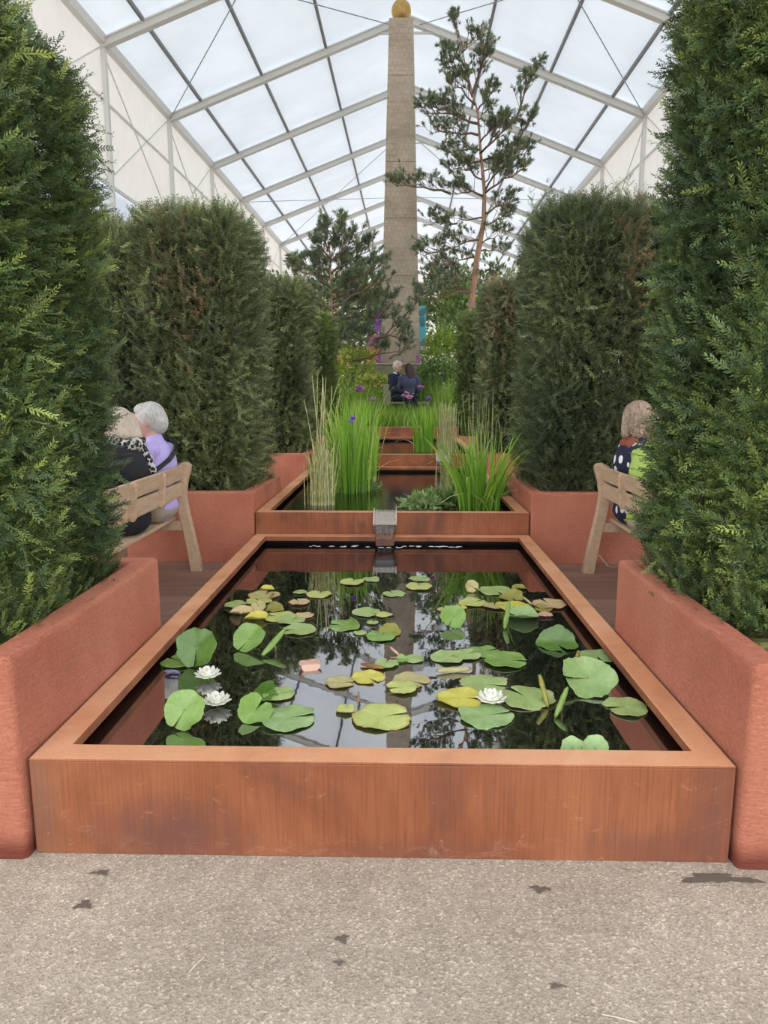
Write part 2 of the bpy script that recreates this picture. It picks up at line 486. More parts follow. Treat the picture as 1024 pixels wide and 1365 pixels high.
def link(name, me, mats, parent=None, smooth=False):
    o = bpy.data.objects.new(name, me)
    for x in (mats if isinstance(mats, (list, tuple)) else [mats]):
        me.materials.append(x)
    if smooth:
        me.polygons.foreach_set('use_smooth', [True] * len(me.polygons))
    COL.objects.link(o)
    if parent is not None:
        o.parent = parent
    return o


class MB:
    """collects shapes; build() links them as ONE mesh object"""
    def __init__(s):
        s.v, s.f, s.m = [], [], []

    def add(s, vs, fs, mi=0):
        o = len(s.v)
        s.v += [tuple(p) for p in vs]
        for f in fs:
            s.f.append(tuple(i + o for i in f)); s.m.append(mi)
        return s

    def box(s, a, b, mi=0):
        (x0, y0, z0), (x1, y1, z1) = a, b
        vs = [(x0, y0, z0), (x1, y0, z0), (x1, y1, z0), (x0, y1, z0), (x0, y0, z1), (x1, y0, z1), (x1, y1, z1), (x0, y1, z1)]
        return s.add(vs, [(0, 3, 2, 1), (4, 5, 6, 7), (0, 1, 5, 4), (1, 2, 6, 5), (2, 3, 7, 6), (3, 0, 4, 7)], mi)

    def bar(s, a, b, w, h, up=(0, 0, 1), mi=0):
        """rectangular bar from a to b, w wide and h deep (h along up)"""
        a, b = Vector(a), Vector(b)
        d = (b - a).normalized()
        side = d.cross(Vector(up))
        if side.length < 1e-5: side = d.cross(Vector((1, 0, 0)))
        side.normalize()
        u = side.cross(d).normalized()
        vs = []
        for p in (a, b):
            for i, j in ((-1, -1), (1, -1), (1, 1), (-1, 1)):
                vs.append(p + side * (i * w / 2) + u * (j * h / 2))
        return s.add(vs, [(3, 2, 1, 0), (4, 5, 6, 7), (0, 1, 5, 4), (1, 2, 6, 5), (2, 3, 7, 6), (3, 0, 4, 7)], mi)

    def tube(s, pts, rad, n=8, mi=0, cap=True):
        pts = [Vector(p) for p in pts]
        rads = rad if isinstance(rad, (list, tuple)) else [rad] * len(pts)
        vs, fs = [], []
        ref = Vector((0.31, 0.77, 0.55))
        for i, p in enumerate(pts):
            d = (pts[min(i + 1, len(pts) - 1)] - pts[max(i - 1, 0)])
            if d.length < 1e-9: d = Vector((0, 0, 1))
            d.normalize()
            x = (ref - d * ref.dot(d))
            if x.length < 1e-3: x = Vector((1, 0, 0)) - d * d.x
            x.normalize(); y = d.cross(x)
            for k in range(n):
                a = 2 * math.pi * k / n
                vs.append(p + (x * math.cos(a) + y * math.sin(a)) * rads[i])
        for i in range(len(pts) - 1):
            for k in range(n):
                k2 = (k + 1) % n
                fs.append((i * n + k, i * n + k2, (i + 1) * n + k2, (i + 1) * n + k))
        if cap:
            fs.append(tuple(range(n - 1, -1, -1)))
            fs.append(tuple((len(pts) - 1) * n + k for k in range(n)))
        return s.add(vs, fs, mi)

    def ell(s, c, r, n=16, m=10, mi=0):
        vs = [(c[0], c[1], c[2] - r[2])]
        for i in range(1, m):
            t = -math.pi / 2 + math.pi * i / m
            for k in range(n):
                a = 2 * math.pi * k / n
                vs.append((c[0] + r[0] * math.cos(t) * math.cos(a), c[1] + r[1] * math.cos(t) * math.sin(a), c[2] + r[2] * math.sin(t)))
        vs.append((c[0], c[1], c[2] + r[2]))
        fs = [(0, 1 + (k + 1) % n, 1 + k) for k in range(n)]
        for i in range(m - 2):
            for k in range(n):
                a, b2 = 1 + i * n + k, 1 + i * n + (k + 1) % n
                fs.append((a, b2, b2 + n, a + n))
        top = len(vs) - 1
        fs += [(1 + (m - 2) * n + k, 1 + (m - 2) * n + (k + 1) % n, top) for k in range(n)]
        return s.add(vs, fs, mi)

    def prism(s, poly, a, b, axis='y', mi=0):
        """extrude a closed 2D outline (x,z) from y=a to y=b"""
        n = len(poly)
        vs = [(p[0], a, p[1]) for p in poly] + [(p[0], b, p[1]) for p in poly]
        fs = [tuple(range(n)), tuple(range(2 * n - 1, n - 1, -1))]
        fs += [(i, i + n, (i + 1) % n + n, (i + 1) % n) for i in range(n)]
        return s.add(vs, fs, mi)

    def build(s, name, mats, parent=None, smooth=False, bevel=0.0, seg=2):
        me = bpy.data.meshes.new(name)
        me.from_pydata(s.v, [], s.f)
        me.polygons.foreach_set('material_index', s.m)
        bm = bmesh.new(); bm.from_mesh(me)
        bmesh.ops.recalc_face_normals(bm, faces=bm.faces)
        bm.to_mesh(me); bm.free()
        o = link(name, me, mats, parent, smooth)
        if bevel:
            b = o.modifiers.new('bevel', 'BEVEL'); b.width = bevel; b.segments = seg; b.limit_method = 'ANGLE'; b.angle_limit = R(35)
        return o


def np_mesh(name, V, Q, tint, mats, parent=None, smooth=False, extra=None, mi=None):
    """big quad mesh from numpy arrays with a per-face tint"""
    me = bpy.data.meshes.new(name)
    V = np.ascontiguousarray(V, dtype=np.float32); Q = np.ascontiguousarray(Q, dtype=np.int32)
    me.vertices.add(len(V)); me.vertices.foreach_set('co', V.ravel())
    me.loops.add(Q.size); me.loops.foreach_set('vertex_index', Q.ravel())
    me.polygons.add(len(Q))
    me.polygons.foreach_set('loop_start', np.arange(0, Q.size, 4, dtype=np.int32))
    a = me.attributes.new('tint', 'FLOAT', 'FACE')
    a.data.foreach_set('value', np.asarray(tint, dtype=np.float32))
    if mi is not None:
        me.polygons.foreach_set('material_index', np.asarray(mi, dtype=np.int32))
    me.update(calc_edges=True)
    return link(name, me, mats, parent, smooth)


def unit(a):
    return a / np.maximum(np.linalg.norm(a, axis=-1, keepdims=True), 1e-9)


def place(tv, P, D, N, S):
    """template verts (k,3) along (D, D x N, N) at P with scale S -> (n,k,3)"""
    D = unit(D); B = unit(np.cross(N, D)); N2 = np.cross(D, B)
    return P[:, None, :] + S[:, None, None] * (tv[None, :, 0:1] * D[:, None, :] + tv[None, :, 1:2] * B[:, None, :] + tv[None, :, 2:3] * N2[:, None, :])
# ------------------------------------------------------------------ world and setting
w = bpy.data.worlds.new('overcast sky'); SC.world = w; w.use_nodes = True
nt = w.node_tree
bg = nt.nodes['Background']
tc = nt.nodes.new('ShaderNodeTexCoord')
n = nt.nodes.new('ShaderNodeTexNoise'); n.inputs['Scale'].default_value = 3.0; n.inputs['Detail'].default_value = 3
nt.links.new(tc.outputs['Generated'], n.inputs['Vector'])
c = ramp(nt, n.outputs['Fac'], [(0.3, (0.90, 0.95, 1.0)), (0.7, (1.0, 1.0, 1.0))])
nt.links.new(c, bg.inputs['Color'])
bg.inputs['Strength'].default_value = 3.3

GL = -1.4, 1.4
# module of the garden
Y0, BAY = 2.10, 3.68
HWID = 1.128
ZT = [0.335, 0.516, 0.675, 0.853]
PLZ = 0.685
DECKZ = 0.094

b = MB()
b.add([(-30, -60, 0), (30, -60, 0), (30, 90, 0), (-30, 90, 0)], [(0, 1, 2, 3)])
tag(b.build('floor', M['paving']), kind='structure')

# wet marks and stains on the paving (thin films of water)
M['straw'] = mat('dry straw', (0.62, 0.55, 0.42), 0.8)
def splat(name, X, Y, rx, ry, seed, label):
    p = at_z(X, Y, 0.0)
    rnd = random.Random(seed)
    b = MB(); n = 48
    pts = []
    for i in range(n):
        a = 2 * math.pi * i / n
        k = 0.62 + 0.25 * math.sin(3 * a + seed) + 0.16 * math.sin(7 * a + seed * 2) + 0.22 * rnd.random()
        pts.append((math.cos(a) * rx * k, math.sin(a) * ry * k, 0.003))
    b.add([(0, 0, 0.0035)] + pts, [(0, 1 + i, 1 + (i + 1) % n) for i in range(n)])
    o = b.build(name, M['wet']); o.location = (p.x, p.y, 0)
    tag(o, label, 'stain')
for i, (X, Y, rx, ry, l) in enumerate([
        (112, 1207, 0.030, 0.022, 'dark wet spot on the paving below the lower left pool corner'),
        (134, 1164, 0.035, 0.014, 'dark damp spot close under the left end of the front pool'),
        (456, 1252, 0.022, 0.018, 'small dark spot on the paving, upper of the close pair near the middle'),
        (452, 1284, 0.018, 0.010, 'tiny dark mark on the paving, lower of the close pair near the middle'),
        (720, 1186, 0.034, 0.020, 'dark wet spot on the paving right of the middle near the pool'),
        (742, 1315, 0.025, 0.010, 'thin dark mark on the paving furthest from the pool'),
        (957, 1172, 0.150, 0.028, 'broad damp stain on the paving below the right front planter')]):
    splat('wet_spot', X, Y, rx, ry, i + 3, l)
for X0, Y_0, X1, Y1, l in [(802, 1352, 848, 1363, 'pale straw lying on the paving at the bottom edge'),
                           (252, 1296, 272, 1276, 'thin pale stalk lying on the paving left of the middle')]:
    a, c2 = at_z(X0, Y_0, 0.002), at_z(X1, Y1, 0.002)
    b = MB(); b.tube([a, (a + c2) / 2 + Vector((0, 0, .002)), c2], 0.0016, 5)
    tag(b.build('straw', M['straw']), l, 'straw')

# ------------------------------------------------------------------ marquee
TC = lambda y: 0.19 + 0.0124 * (y - 22.84)
TW, EAVE, RIDGE, SP = 7.1, 9.67, 12.33, 4.69
TY = [18.25 + SP * (k - 1) for k in range(-4, 12)]     # truss positions
YA, YB = TY[0], TY[-1]
slope = lambda u: RIDGE - (RIDGE - EAVE) * abs(u) / TW
b = MB()
for s in (-1, 1):
    vs, fs = [], []
    for i in range(len(TY) - 1):
        for j in range(5):                       # panels, each sagging a little between the trusses
            pass
    NY, NU = (len(TY) - 1) * 4, 10
    for i in range(NY + 1):
        y = YA + (YB - YA) * i / NY
        sag = 0.05 * math.sin(math.pi * ((i % 4) / 4))
        for j in range(NU + 1):
            u = TW * j / NU
            vs.append((TC(y) + s * u, y, slope(u) + 0.12 - sag))
    for i in range(NY):
        for j in range(NU):
            a = i * (NU + 1) + j
            fs.append((a, a + 1, a + NU + 2, a + NU + 1))
    b.add(vs, fs)
tag(b.build('ceiling', M['roof'], smooth=True), kind='structure')

k = 1
for y in TY:
    b = MB()
    x = TC(y)
    for s in (-1, 1):
        p0, p1 = Vector((x, y, RIDGE - 0.08)), Vector((x + s * TW, y, EAVE - 0.08))
        b.bar(p0, p1, 0.13, 0.20)
        b.bar(p0 + Vector((0, 0, .07)), p1 + Vector((0, 0, .07)), 0.20, 0.035)
        b.bar(p0 + Vector((0, 0, -.10)), p1 + Vector((0, 0, -.10)), 0.19, 0.035)
        b.box((x + s * TW - .055, y - .06, 0), (x + s * TW + .055, y + .06, EAVE - 0.05), 1)
    b.bar((x - .85, y, slope(.85) - .16), (x + .85, y, slope(.85) - .16), 0.05, 0.06)
    tag(b.build('trim_%d' % k, [M['alu'], M['alu_light']]), kind='structure'); k += 1
for u in (-0.86, -0.60, -0.33, 0.33, 0.60, 0.86):
    b = MB()
    z = slope(u * TW) + 0.02
    b.bar((TC(YA) + u * TW, YA, z), (TC(YB) + u * TW, YB, z), 0.07, 0.09)
    tag(b.build('trim_%d' % k, M['alu_dark']), kind='structure'); k += 1
for s in (-1, 1):
    b = MB()
    b.bar((TC(YA) + s * TW, YA, EAVE), (TC(YB) + s * TW, YB, EAVE), 0.16, 0.22)
    tag(b.build('trim_%d' % k, M['alu_light']), kind='structure'); k += 1
# wind-bracing cables in the roof bays
for (i0, i1) in ((4, 6), (8, 10), (12, 14)):
    for s in (-1, 1):
        b = MB()
        for (ua, ub) in ((1.0, 0.05), (0.05, 1.0)):
            ya, yb = TY[i0], TY[i1]
            b.tube([(TC(ya) + s * ua * TW, ya, slope(ua * TW) - .14), (TC(yb) + s * ub * TW, yb, slope(ub * TW) - .14)], 0.014, 6)
        tag(b.build('trim_%d' % k, M['cable']), kind='structure'); k += 1
# side walls: hung curtains above, grey sheeting below, bracing of the neighbouring frame
LOWZ = 6.45
for s, nm in ((-1, 'left'), (1, 'right')):
    b = MB(); vs, fs = [], []
    NY = int((YB - YA) / 0.14)
    for i in range(NY + 1):
        y = YA + (YB - YA) * i / NY
        off = 0.022 * math.sin(i * 0.9) + 0.014 * math.sin(i * 2.3 + 1) 
        for z in (LOWZ, EAVE):
            vs.append((TC(y) + s * (TW + 0.10 + off * (1.0 if z == LOWZ else 0.5)), y, z))
    for i in range(NY):
        fs.append((2 * i, 2 * i + 2, 2 * i + 3, 2 * i + 1))
    b.add(vs, fs)
    tag(b.build('wall_%s' % nm, M['curtain'], smooth=True), kind='structure')
    b = MB()
    b.add([(TC(YA) + s * (TW + .15), YA, 4.4), (TC(YB) + s * (TW + .15), YB, 4.4), (TC(YB) + s * (TW + .15), YB, LOWZ), (TC(YA) + s * (TW + .15), YA, LOWZ)], [(0, 1, 2, 3)])
    tag(b.build('wall_%s_lower' % nm, M['lowwall']), kind='structure')
    b = MB()
    for i in range(len(TY) - 1):
        ya, yb = TY[i], TY[i + 1]
        xa, xb = TC(ya) + s * (TW + .06), TC(yb) + s * (TW + .06)
        for (z0, z1) in ((LOWZ + .1, EAVE - .15), (EAVE - .15, LOWZ + .1)):
            b.tube([(xa, ya, z0), (xb, yb, z1)], 0.018, 6)
        b.bar((xa, ya, 8.35), (xb, yb, 8.35), 0.05, 0.05)
        b.bar((xa, ya, LOWZ), (xb, yb, LOWZ), 0.06, 0.08)
    tag(b.build('trim_%d' % k, M['alu_light']), kind='structure'); k += 1
b = MB()
y = YB + .1
b.add([(TC(y) - TW, y, 0), (TC(y) + TW, y, 0), (TC(y) + TW, y, EAVE), (TC(y), y, RIDGE), (TC(y) - TW, y, EAVE)], [(0, 1, 2, 3, 4)])
tag(b.build('wall_back', M['curtain']), kind='structure')

# ------------------------------------------------------------------ pools of weathering steel
def pool(i, label, bed=False):
    y0, y1, zt = Y0 + BAY * i + 0.003, Y0 + BAY * (i + 1) - 0.003, ZT[i]
    root = empty('steel_trough' if bed else 'steel_pool', (0, y0, 0))
    tag(root, label, 'planting trough' if bed else 'garden pool')
    L = y1 - y0; hw = HWID; t = 0.012; rw = 0.10; lip = 0.038
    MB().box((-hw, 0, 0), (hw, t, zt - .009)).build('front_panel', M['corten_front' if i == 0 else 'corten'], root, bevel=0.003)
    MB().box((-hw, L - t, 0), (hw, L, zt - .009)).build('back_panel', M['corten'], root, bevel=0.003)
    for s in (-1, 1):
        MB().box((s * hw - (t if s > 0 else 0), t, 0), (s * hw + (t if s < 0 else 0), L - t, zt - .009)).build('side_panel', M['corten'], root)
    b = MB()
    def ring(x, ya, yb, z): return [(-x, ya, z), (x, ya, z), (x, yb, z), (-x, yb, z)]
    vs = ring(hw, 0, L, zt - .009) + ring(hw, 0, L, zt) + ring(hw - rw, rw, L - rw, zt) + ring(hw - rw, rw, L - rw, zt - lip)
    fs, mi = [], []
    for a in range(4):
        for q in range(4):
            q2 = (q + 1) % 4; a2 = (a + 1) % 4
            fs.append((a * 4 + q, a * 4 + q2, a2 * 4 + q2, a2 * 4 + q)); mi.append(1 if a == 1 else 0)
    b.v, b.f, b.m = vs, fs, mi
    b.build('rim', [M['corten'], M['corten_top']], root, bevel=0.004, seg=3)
    b = MB()
    b.box((-hw + .016, .016, .02), (hw - .016, .03, zt - lip - .002)).box((-hw + .016, L - .03, .02), (hw - .016, L - .016, zt - lip - .002))
    b.box((-hw + .016, .03, .02), (-hw + .03, L - .03, zt - lip - .002)).box((hw - .03, .03, .02), (hw - .016, L - .03, zt - lip - .002))
    b.box((-hw + .03, .03, .02), (hw - .03, L - .03, .04))
    b.build('liner', M['liner'], root)
    return root, y0, y1, zt

POOL = []
for i, (l, bed) in enumerate([('large low rusted steel pool in front holding the water lilies', False),
                              ('second rusted steel pool, one step up, with iris and rushes and a central spout', False),
                              ('third rusted steel pool, two steps up, with a spout at its right', False),
                              ('furthest rusted steel trough, topmost step, planted with grass', True)]):
    POOL.append(pool(i, l, bed))
ZW = [z - 0.070 for z in ZT]
for i, l in enumerate(['still black water with lily pads in the front pool', 'rippled dark water in the second pool with iris', 'green tinged water in the third pool']):
    _, y0, y1, zt = POOL[i]
    b = MB(); hw = HWID - 0.03
    nn = 12
    b.add([(-hw, y0 + .03, ZW[i]), (hw, y0 + .03, ZW[i]), (hw, y1 - .03, ZW[i]), (-hw, y1 - .03, ZW[i])], [(0, 1, 2, 3)])
    o = b.build('water', M['water_still'] if i == 0 else M['water_ripple'])
    tag(o, l, 'water', kind='stuff')
b = MB(); _, y0, y1, zt = POOL[3]
b.box((-HWID + .03, y0 + .03, .04), (HWID - .03, y1 - .03, zt - .03))
b.build('soil', M['soil'], POOL[3][0]).location = (0, -y0, 0)

# spouts with falling water
M['spout'] = mat('mineral stained steel', (0.66, 0.55, 0.46), 0.4, 0.0)
m = bpy.data.materials.new('falling water'); m.use_nodes = True
nt = m.node_tree; pb = nt.nodes['Principled BSDF']
pb.inputs['Base Color'].default_value = (0.9, 0.95, 1, 1); pb.inputs['Roughness'].default_value = 0.05
pb.inputs['Transmission Weight'].default_value = 1.0; pb.inputs['IOR'].default_value = 1.33
nn_ = noise(nt, coords(nt, (60, 60, 8)), 1.0, 3); bump(nt, pb, nn_, 0.6, 0.01)
M['fall'] = m
M['wet_steel'] = mat('wet brown steel', (0.10, 0.045, 0.02), 0.3)
M['foam'] = mat('white foam', (0.80, 0.82, 0.85), 0.4)

def spout(i, xc, label, w=0.092):
    yf, zt = Y0 + BAY * i, ZT[i]
    root = empty('water_spout', (xc, yf, zt)); tag(root, label, 'water spout')
    b = MB()
    b.prism([(.0, -.01), (.0, .004), (-.13, -.066), (-.13, -.078)], -w, w)
    for q in range(len(b.v)): b.v[q] = (b.v[q][1], b.v[q][0], b.v[q][2])
    b.box((-w, 0, -.006), (w, .112, .004))
    b.build('tray', M['spout'], root, bevel=0.001)
    for sd in (-1, 1):
        b = MB(); b.prism([(.112, -.03), (.112, .022), (.0, .020), (-.134, -.052), (-.134, -.080)], sd * w - .004, sd * w + .004)
        for q in range(len(b.v)): b.v[q] = (b.v[q][1], b.v[q][0], b.v[q][2])
        b.build('cheek', M['spout'], root, bevel=0.001)
    MB().box((-w + .004, -.130, -.135), (w - .004, -.112, -.079)).build('drip_lip', M['wet_steel'], root, bevel=0.002)
    top = MB(); vs, fs = [], []
    n = 12
    drop = ZT[i] - ZW[i - 1]
    prof = [(.105, .008), (.05, .009), (.0, .009), (-.05, -.018), (-.10, -.046), (-.136, -.070), (-.150, -.100), (-.158, -.15), (-.163, -drop + .006)]
    for (yy, zz) in prof:
        for j in range(n + 1):
            u = -1 + 2 * j / n
            vs.append((u * (w - .008) * (1.0 if zz > -.08 else .92), yy + .004 * math.sin(j * 2.1 + zz * 30), zz + .0025 * math.sin(j * 3.7 + yy * 40)))
    for a in range(len(prof) - 1):
        for j in range(n):
            q = a * (n + 1) + j; fs.append((q, q + 1, q + n + 2, q + n + 1))
    top.add(vs, fs)
    o = top.build('flowing_water', M['fall'], root, smooth=True)
    sm = o.modifiers.new('thick', 'SOLIDIFY'); sm.thickness = 0.006
    return root
spout(1, -0.085 + 0.03, 'small steel spout pouring water over the front of the second pool')
spout(2, at_y(590, 612, Y0 + 2 * BAY).x, 'small pale spout right of middle on the third pool front', 0.085)
# foam at the foot of the fall
rnd = random.Random(3)
b = MB()
for q in range(34):
    a = rnd.uniform(-0.62, 0.62); 
    yy = Y0 + BAY - rnd.uniform(.125, .17) - (0.03 if abs(a) < .15 else 0)
    s_ = rnd.uniform(.003, .014)
    b.ell((a - .05, yy, ZW[0]), (s_ * 1.9, s_ * .35, .003), 8, 5)
o = b.build('foam', M['foam']); tag(o, 'white foam line on the water under the central spout', 'foam', kind='stuff')

# ------------------------------------------------------------------ rendered planters, decks
PL_X1 = 3.05
def planter(i, s, label):
    y0 = Y0 + BAY * i - 0.03 + (0.035 if i else 0); y1 = y0 + 1.38
    xi = HWID + 0.012
    root = empty('rendered_planter', (s * xi, y0, 0)); tag(root, label, 'planter')
    L = y1 - y0; Wd = PL_X1 - xi; t = 0.11
    b = MB()
    def ring(o, z): 
        x0, x1 = o, Wd - o
        return [(s * x0, o, z), (s * x1, o, z), (s * x1, L - o, z), (s * x0, L - o, z)]
    vs = ring(0, 0) + ring(0, PLZ) + ring(t, PLZ) + ring(t, PLZ - .30)
    fs = []
    for a in range(3):
        for q in range(4):
            q2 = (q + 1) % 4
            fs.append((a * 4 + q, a * 4 + q2, (a + 1) * 4 + q2, (a + 1) * 4 + q))
    b.add(vs, fs)
    b.build('walls', M['render'], root, bevel=0.022, seg=4)
    # soil: a slightly mounded sheet
    b = MB(); n = 14; vs, fs = [], []; rr = random.Random(i * 7 + s)
    for a in range(n + 1):
        for c_ in range(n + 1):
            x, y = t + (Wd - 2 * t) * a / n, t + (L - 2 * t) * c_ / n
            vs.append((s * x, y, PLZ - .07 + .025 * rr.random()))
    for a in range(n):
        for c_ in range(n):
            q = a * (n + 1) + c_; fs.append((q, q + 1, q + n + 2, q + n + 1))
    b.add(vs, fs); b.build('soil', M['moss'], root, smooth=True)
    return root
ORD = ['front', 'second', 'third', 'furthest']
for i in range(4):
    for s, nm in ((-1, 'left'), (1, 'right')):
        planter(i, s, ['terracotta rendered planter at the front %s beside the lily pool',
                       'terracotta rendered planter behind the %s bench holding yew',
                       'terracotta rendered planter, third back on the %s, beside the third pool',
                       'terracotta rendered planter, furthest back on the %s side'][i] % nm)
    if i < 3:
        for s, nm in ((-1, 'left'), (1, 'right')):
            ya = Y0 + BAY * i - 0.03 + 1.385 + (0.035 if i else 0); yb = Y0 + BAY * (i + 1)
            b = MB(); x0, x1 = HWID + 0.006, 4.2
            nb = int(round((yb - ya) / 0.125)); wd = (yb - ya) / nb
            for q in range(nb):
                xa, xb = (s * x0, s * x1) if s > 0 else (s * x1, s * x0)
                b.box((xa, ya + q * wd + .003, DECKZ - .03), (xb, ya + (q + 1) * wd - .003, DECKZ))
            for xj in (x0 + .05, 2.0, 3.0, 4.0):
                xa, xb = (xj, xj + .06) if s > 0 else (-xj - .06, -xj)
                b.box((xa, ya, 0), (xb, yb, DECKZ - .03))
            tag(b.build('floor_deck', M['deck'], bevel=0.003), kind='structure')
# ------------------------------------------------------------------ yew hedges
def spray_template(nn, L, nl, nw, seed=0):
    """a flat yew spray: two ranks of needles along a short twig; quads"""
    r = np.random.default_rng(seed)
    V, Q = [], []
    def quad(a, d, l, wd, z):
        d = np.array(d) / np.linalg.norm(d); sd = np.array([-d[1], d[0], 0])
        a = np.array(a)
        o = len(V)
        V.extend([a, a + d * l * .45 + sd * wd / 2 + [0, 0, z], a + d * l + [0, 0, z * .4], a + d * l * .45 - sd * wd / 2 + [0, 0, z]])
        Q.append([o, o + 1, o + 2, o + 3])
    quad((0, 0, 0), (1, 0, 0), L, .005, 0)
    for i in range(nn):
        t = (i + .5) / nn
        for sg in (-1, 1):
            ang = sg * (math.radians(62) - .5 * t + r.normal() * .12)
            quad((L * t, 0, 0), (math.cos(ang), math.sin(ang), 0), nl * (1 - .35 * t) * (0.85 + .3 * r.random()), nw, nl * .18 * r.normal())
    return np.array(V), np.array(Q)


def yew(label, s, x0, x1, y0, y1, z0, z1, faces, ncl, per, nl, nw, bias, nn=11, L=.12, brown=None, shoots=0, seed=1, group=None, rnd_r=.16, lump=.07, mkey='yew'):
    """clipped yew: x0 is the side to the pool, x1 the outer side (absolute values; s mirrors)"""
    r = np.random.default_rng(seed)
    root = empty('yew_hedge', (s * (x0 + x1) / 2, (y0 + y1) / 2, z0))
    tag(root, label, 'hedge', group)
    O = np.array([s * (x0 + x1) / 2, (y0 + y1) / 2, z0])
    lo = np.array([x0, y0, z0]); hi = np.array([x1, y1, z1])
    area = {'in': (y1 - y0) * (z1 - z0), 'out': (y1 - y0) * (z1 - z0), 'front': (x1 - x0) * (z1 - z0), 'back': (x1 - x0) * (z1 - z0), 'top': (x1 - x0) * (y1 - y0)}
    wts = np.array([area[k] * faces.get(k, 0) for k in area]); wts /= wts.sum()
    fi = r.choice(5, size=ncl, p=wts)
    U = r.random((ncl, 3))
    C = lo + U * (hi - lo)
    C[fi == 0, 0] = x0; C[fi == 1, 0] = x1; C[fi == 2, 1] = y0; C[fi == 3, 1] = y1; C[fi == 4, 2] = z1
    coff = np.clip(r.normal(0, 1, ncl) * lump * .55 - .02, -.11, .045)
    # broad lumps of the outline
    ph = r.random(6) * 6.28
    ctint = .5 + .5 * np.sin(C[:, 2] * 3.1 + ph[0]) * np.sin((C[:, 0] + C[:, 1]) * 4.3 + ph[1])
    cdir = unit(np.stack([r.normal(0, .35, ncl), r.normal(0, .35, ncl), .35 + r.normal(0, .4, ncl)], 1))
    n = ncl * per
    ci = np.repeat(np.arange(ncl), per)
    spread = .085 + .05 * r.random(n)
    P = C[ci] + r.normal(0, 1, (n, 3)) * spread[:, None]
    f = fi[ci]
    for k, (ax, val) in enumerate([(0, x0), (0, x1), (1, y0), (1, y1), (2, z1)]):
        P[f == k, ax] = val
    P = np.clip(P, lo + [0, 0, .0], hi)
    q = np.clip(P, lo + rnd_r, hi - rnd_r); q[:, 2] = np.minimum(np.maximum(P[:, 2], z0), z1 - rnd_r)
    nrm = unit(P - q)
    P = q + nrm * rnd_r
    depth = coff[ci] + .03 * r.normal(size=n) - .05 * r.random(n) ** 2
    # slight taper to the top and a fringe that grows past it
    P = P + nrm * depth[:, None]
    D = unit(nrm * (.75 + .25 * r.random((n, 1))) + cdir[ci] * .8 + r.normal(0, .42, (n, 3)))
    foot = P[:, 2] < z0 + .17
    D[foot, 2] = np.abs(D[foot, 2]) + .55; D = unit(D)
    N = unit(np.cross(D, np.cross(np.array([0, 0, 1.]) + r.normal(0, .55, (n, 3)), D)))
    S = (.75 + .5 * r.random(n)) * np.where(foot, .8, 1)
    # young leading shoots standing out of the top
    if shoots:
        bx = lo[:2] + r.random((shoots, 2)) * (hi[:2] - lo[:2]); 
        if 'front' not in faces or faces['in'] > faces['front']:
            bx[:, 0] = x0 + (bx[:, 0] - x0) * .6
        hh = .10 + .28 * r.random(shoots) ** 2
        sp, sd_, ss = [], [], []
        for j in range(shoots):
            m = int(7 + hh[j] * 60)
            t = r.random(m) * hh[j]
            lean = r.normal(0, .18, 2)
            sp.append(np.stack([bx[j, 0] + lean[0] * t, bx[j, 1] + lean[1] * t, z1 - .05 + t], 1))
            a = r.random(m) * 6.28
            sd_.append(np.stack([np.cos(a) * .7, np.sin(a) * .7, .75 + 0 * a], 1)); ss.append(.35 + .5 * (1 - t / hh[j]))
        P = np.concatenate([P] + sp); D = np.concatenate([D] + sd_); S = np.concatenate([S] + ss)
        k2 = len(P) - n
        N = np.concatenate([N, unit(r.normal(0, 1, (k2, 3)) + [0, 0, 1.2])])
        tb = np.concatenate([ctint[ci], np.full(k2, .55)])
    else:
        tb = ctint[ci]
    tv, tq = spray_template(nn, L, nl, nw, seed)
    V = place(tv, P, D, N, S)
    V[:, :, 0] *= s
    nP, nT = len(P), len(tv)
    V = V.reshape(-1, 3) - O
    Q = (tq[None] + (np.arange(nP) * nT)[:, None, None]).reshape(-1, 4)
    spt = np.clip(bias + .30 * (tb - .5) + .17 * r.normal(size=nP), .0, .8)
    t = np.repeat(spt, len(tq)) + .06 * r.normal(size=nP * len(tq))
    t = np.clip(t, 0, .8)
    # tips of the sprays are the new growth
    tipw = np.tile(np.linspace(-.06, .14, len(tq)), nP)
    t = np.clip(t + tipw, 0, .8)
    if brown is not None:
        bc, br, amt = np.array(brown[0]), brown[1], brown[2]
        dd = np.linalg.norm((P - bc) / br, axis=1)
        isb = r.random(nP) < amt * np.exp(-dd ** 2)
        t = np.where(np.repeat(isb, len(tq)), .86 + .14 * r.random(nP * len(tq)), t)
    np_mesh('foliage', V, Q, t, M[mkey], root)
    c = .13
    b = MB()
    # filler box inside the sprays; shade between clusters is put into its dark colour
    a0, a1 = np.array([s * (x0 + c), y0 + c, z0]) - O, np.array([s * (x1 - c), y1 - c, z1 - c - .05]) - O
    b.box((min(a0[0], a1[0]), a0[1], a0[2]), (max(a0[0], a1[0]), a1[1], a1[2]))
    b.build('shade_core', M['yew_core'], root, bevel=.1, seg=3)
    for j in range(3):
        b = MB()
        xx = (x0 + .25 + (x1 - x0 - .5) * j / 2); yy = (y0 + y1) / 2
        b.tube([(s * xx - O[0], yy - O[1], -.12), (s * xx - O[0] + .01, yy - O[1], .1), (s * xx - O[0], yy - O[1] + .02, .35)], [.035, .028, .024], 8)
        b.build('trunk', M['bark'], root, smooth=True)
    return root

Hz = 2.90
IN = {'in': 1.0, 'out': .12, 'front': .55, 'back': .6, 'top': .5}
FR = {'in': .9, 'out': .12, 'front': 1.0, 'back': .12, 'top': .5}
z0 = PLZ - .05
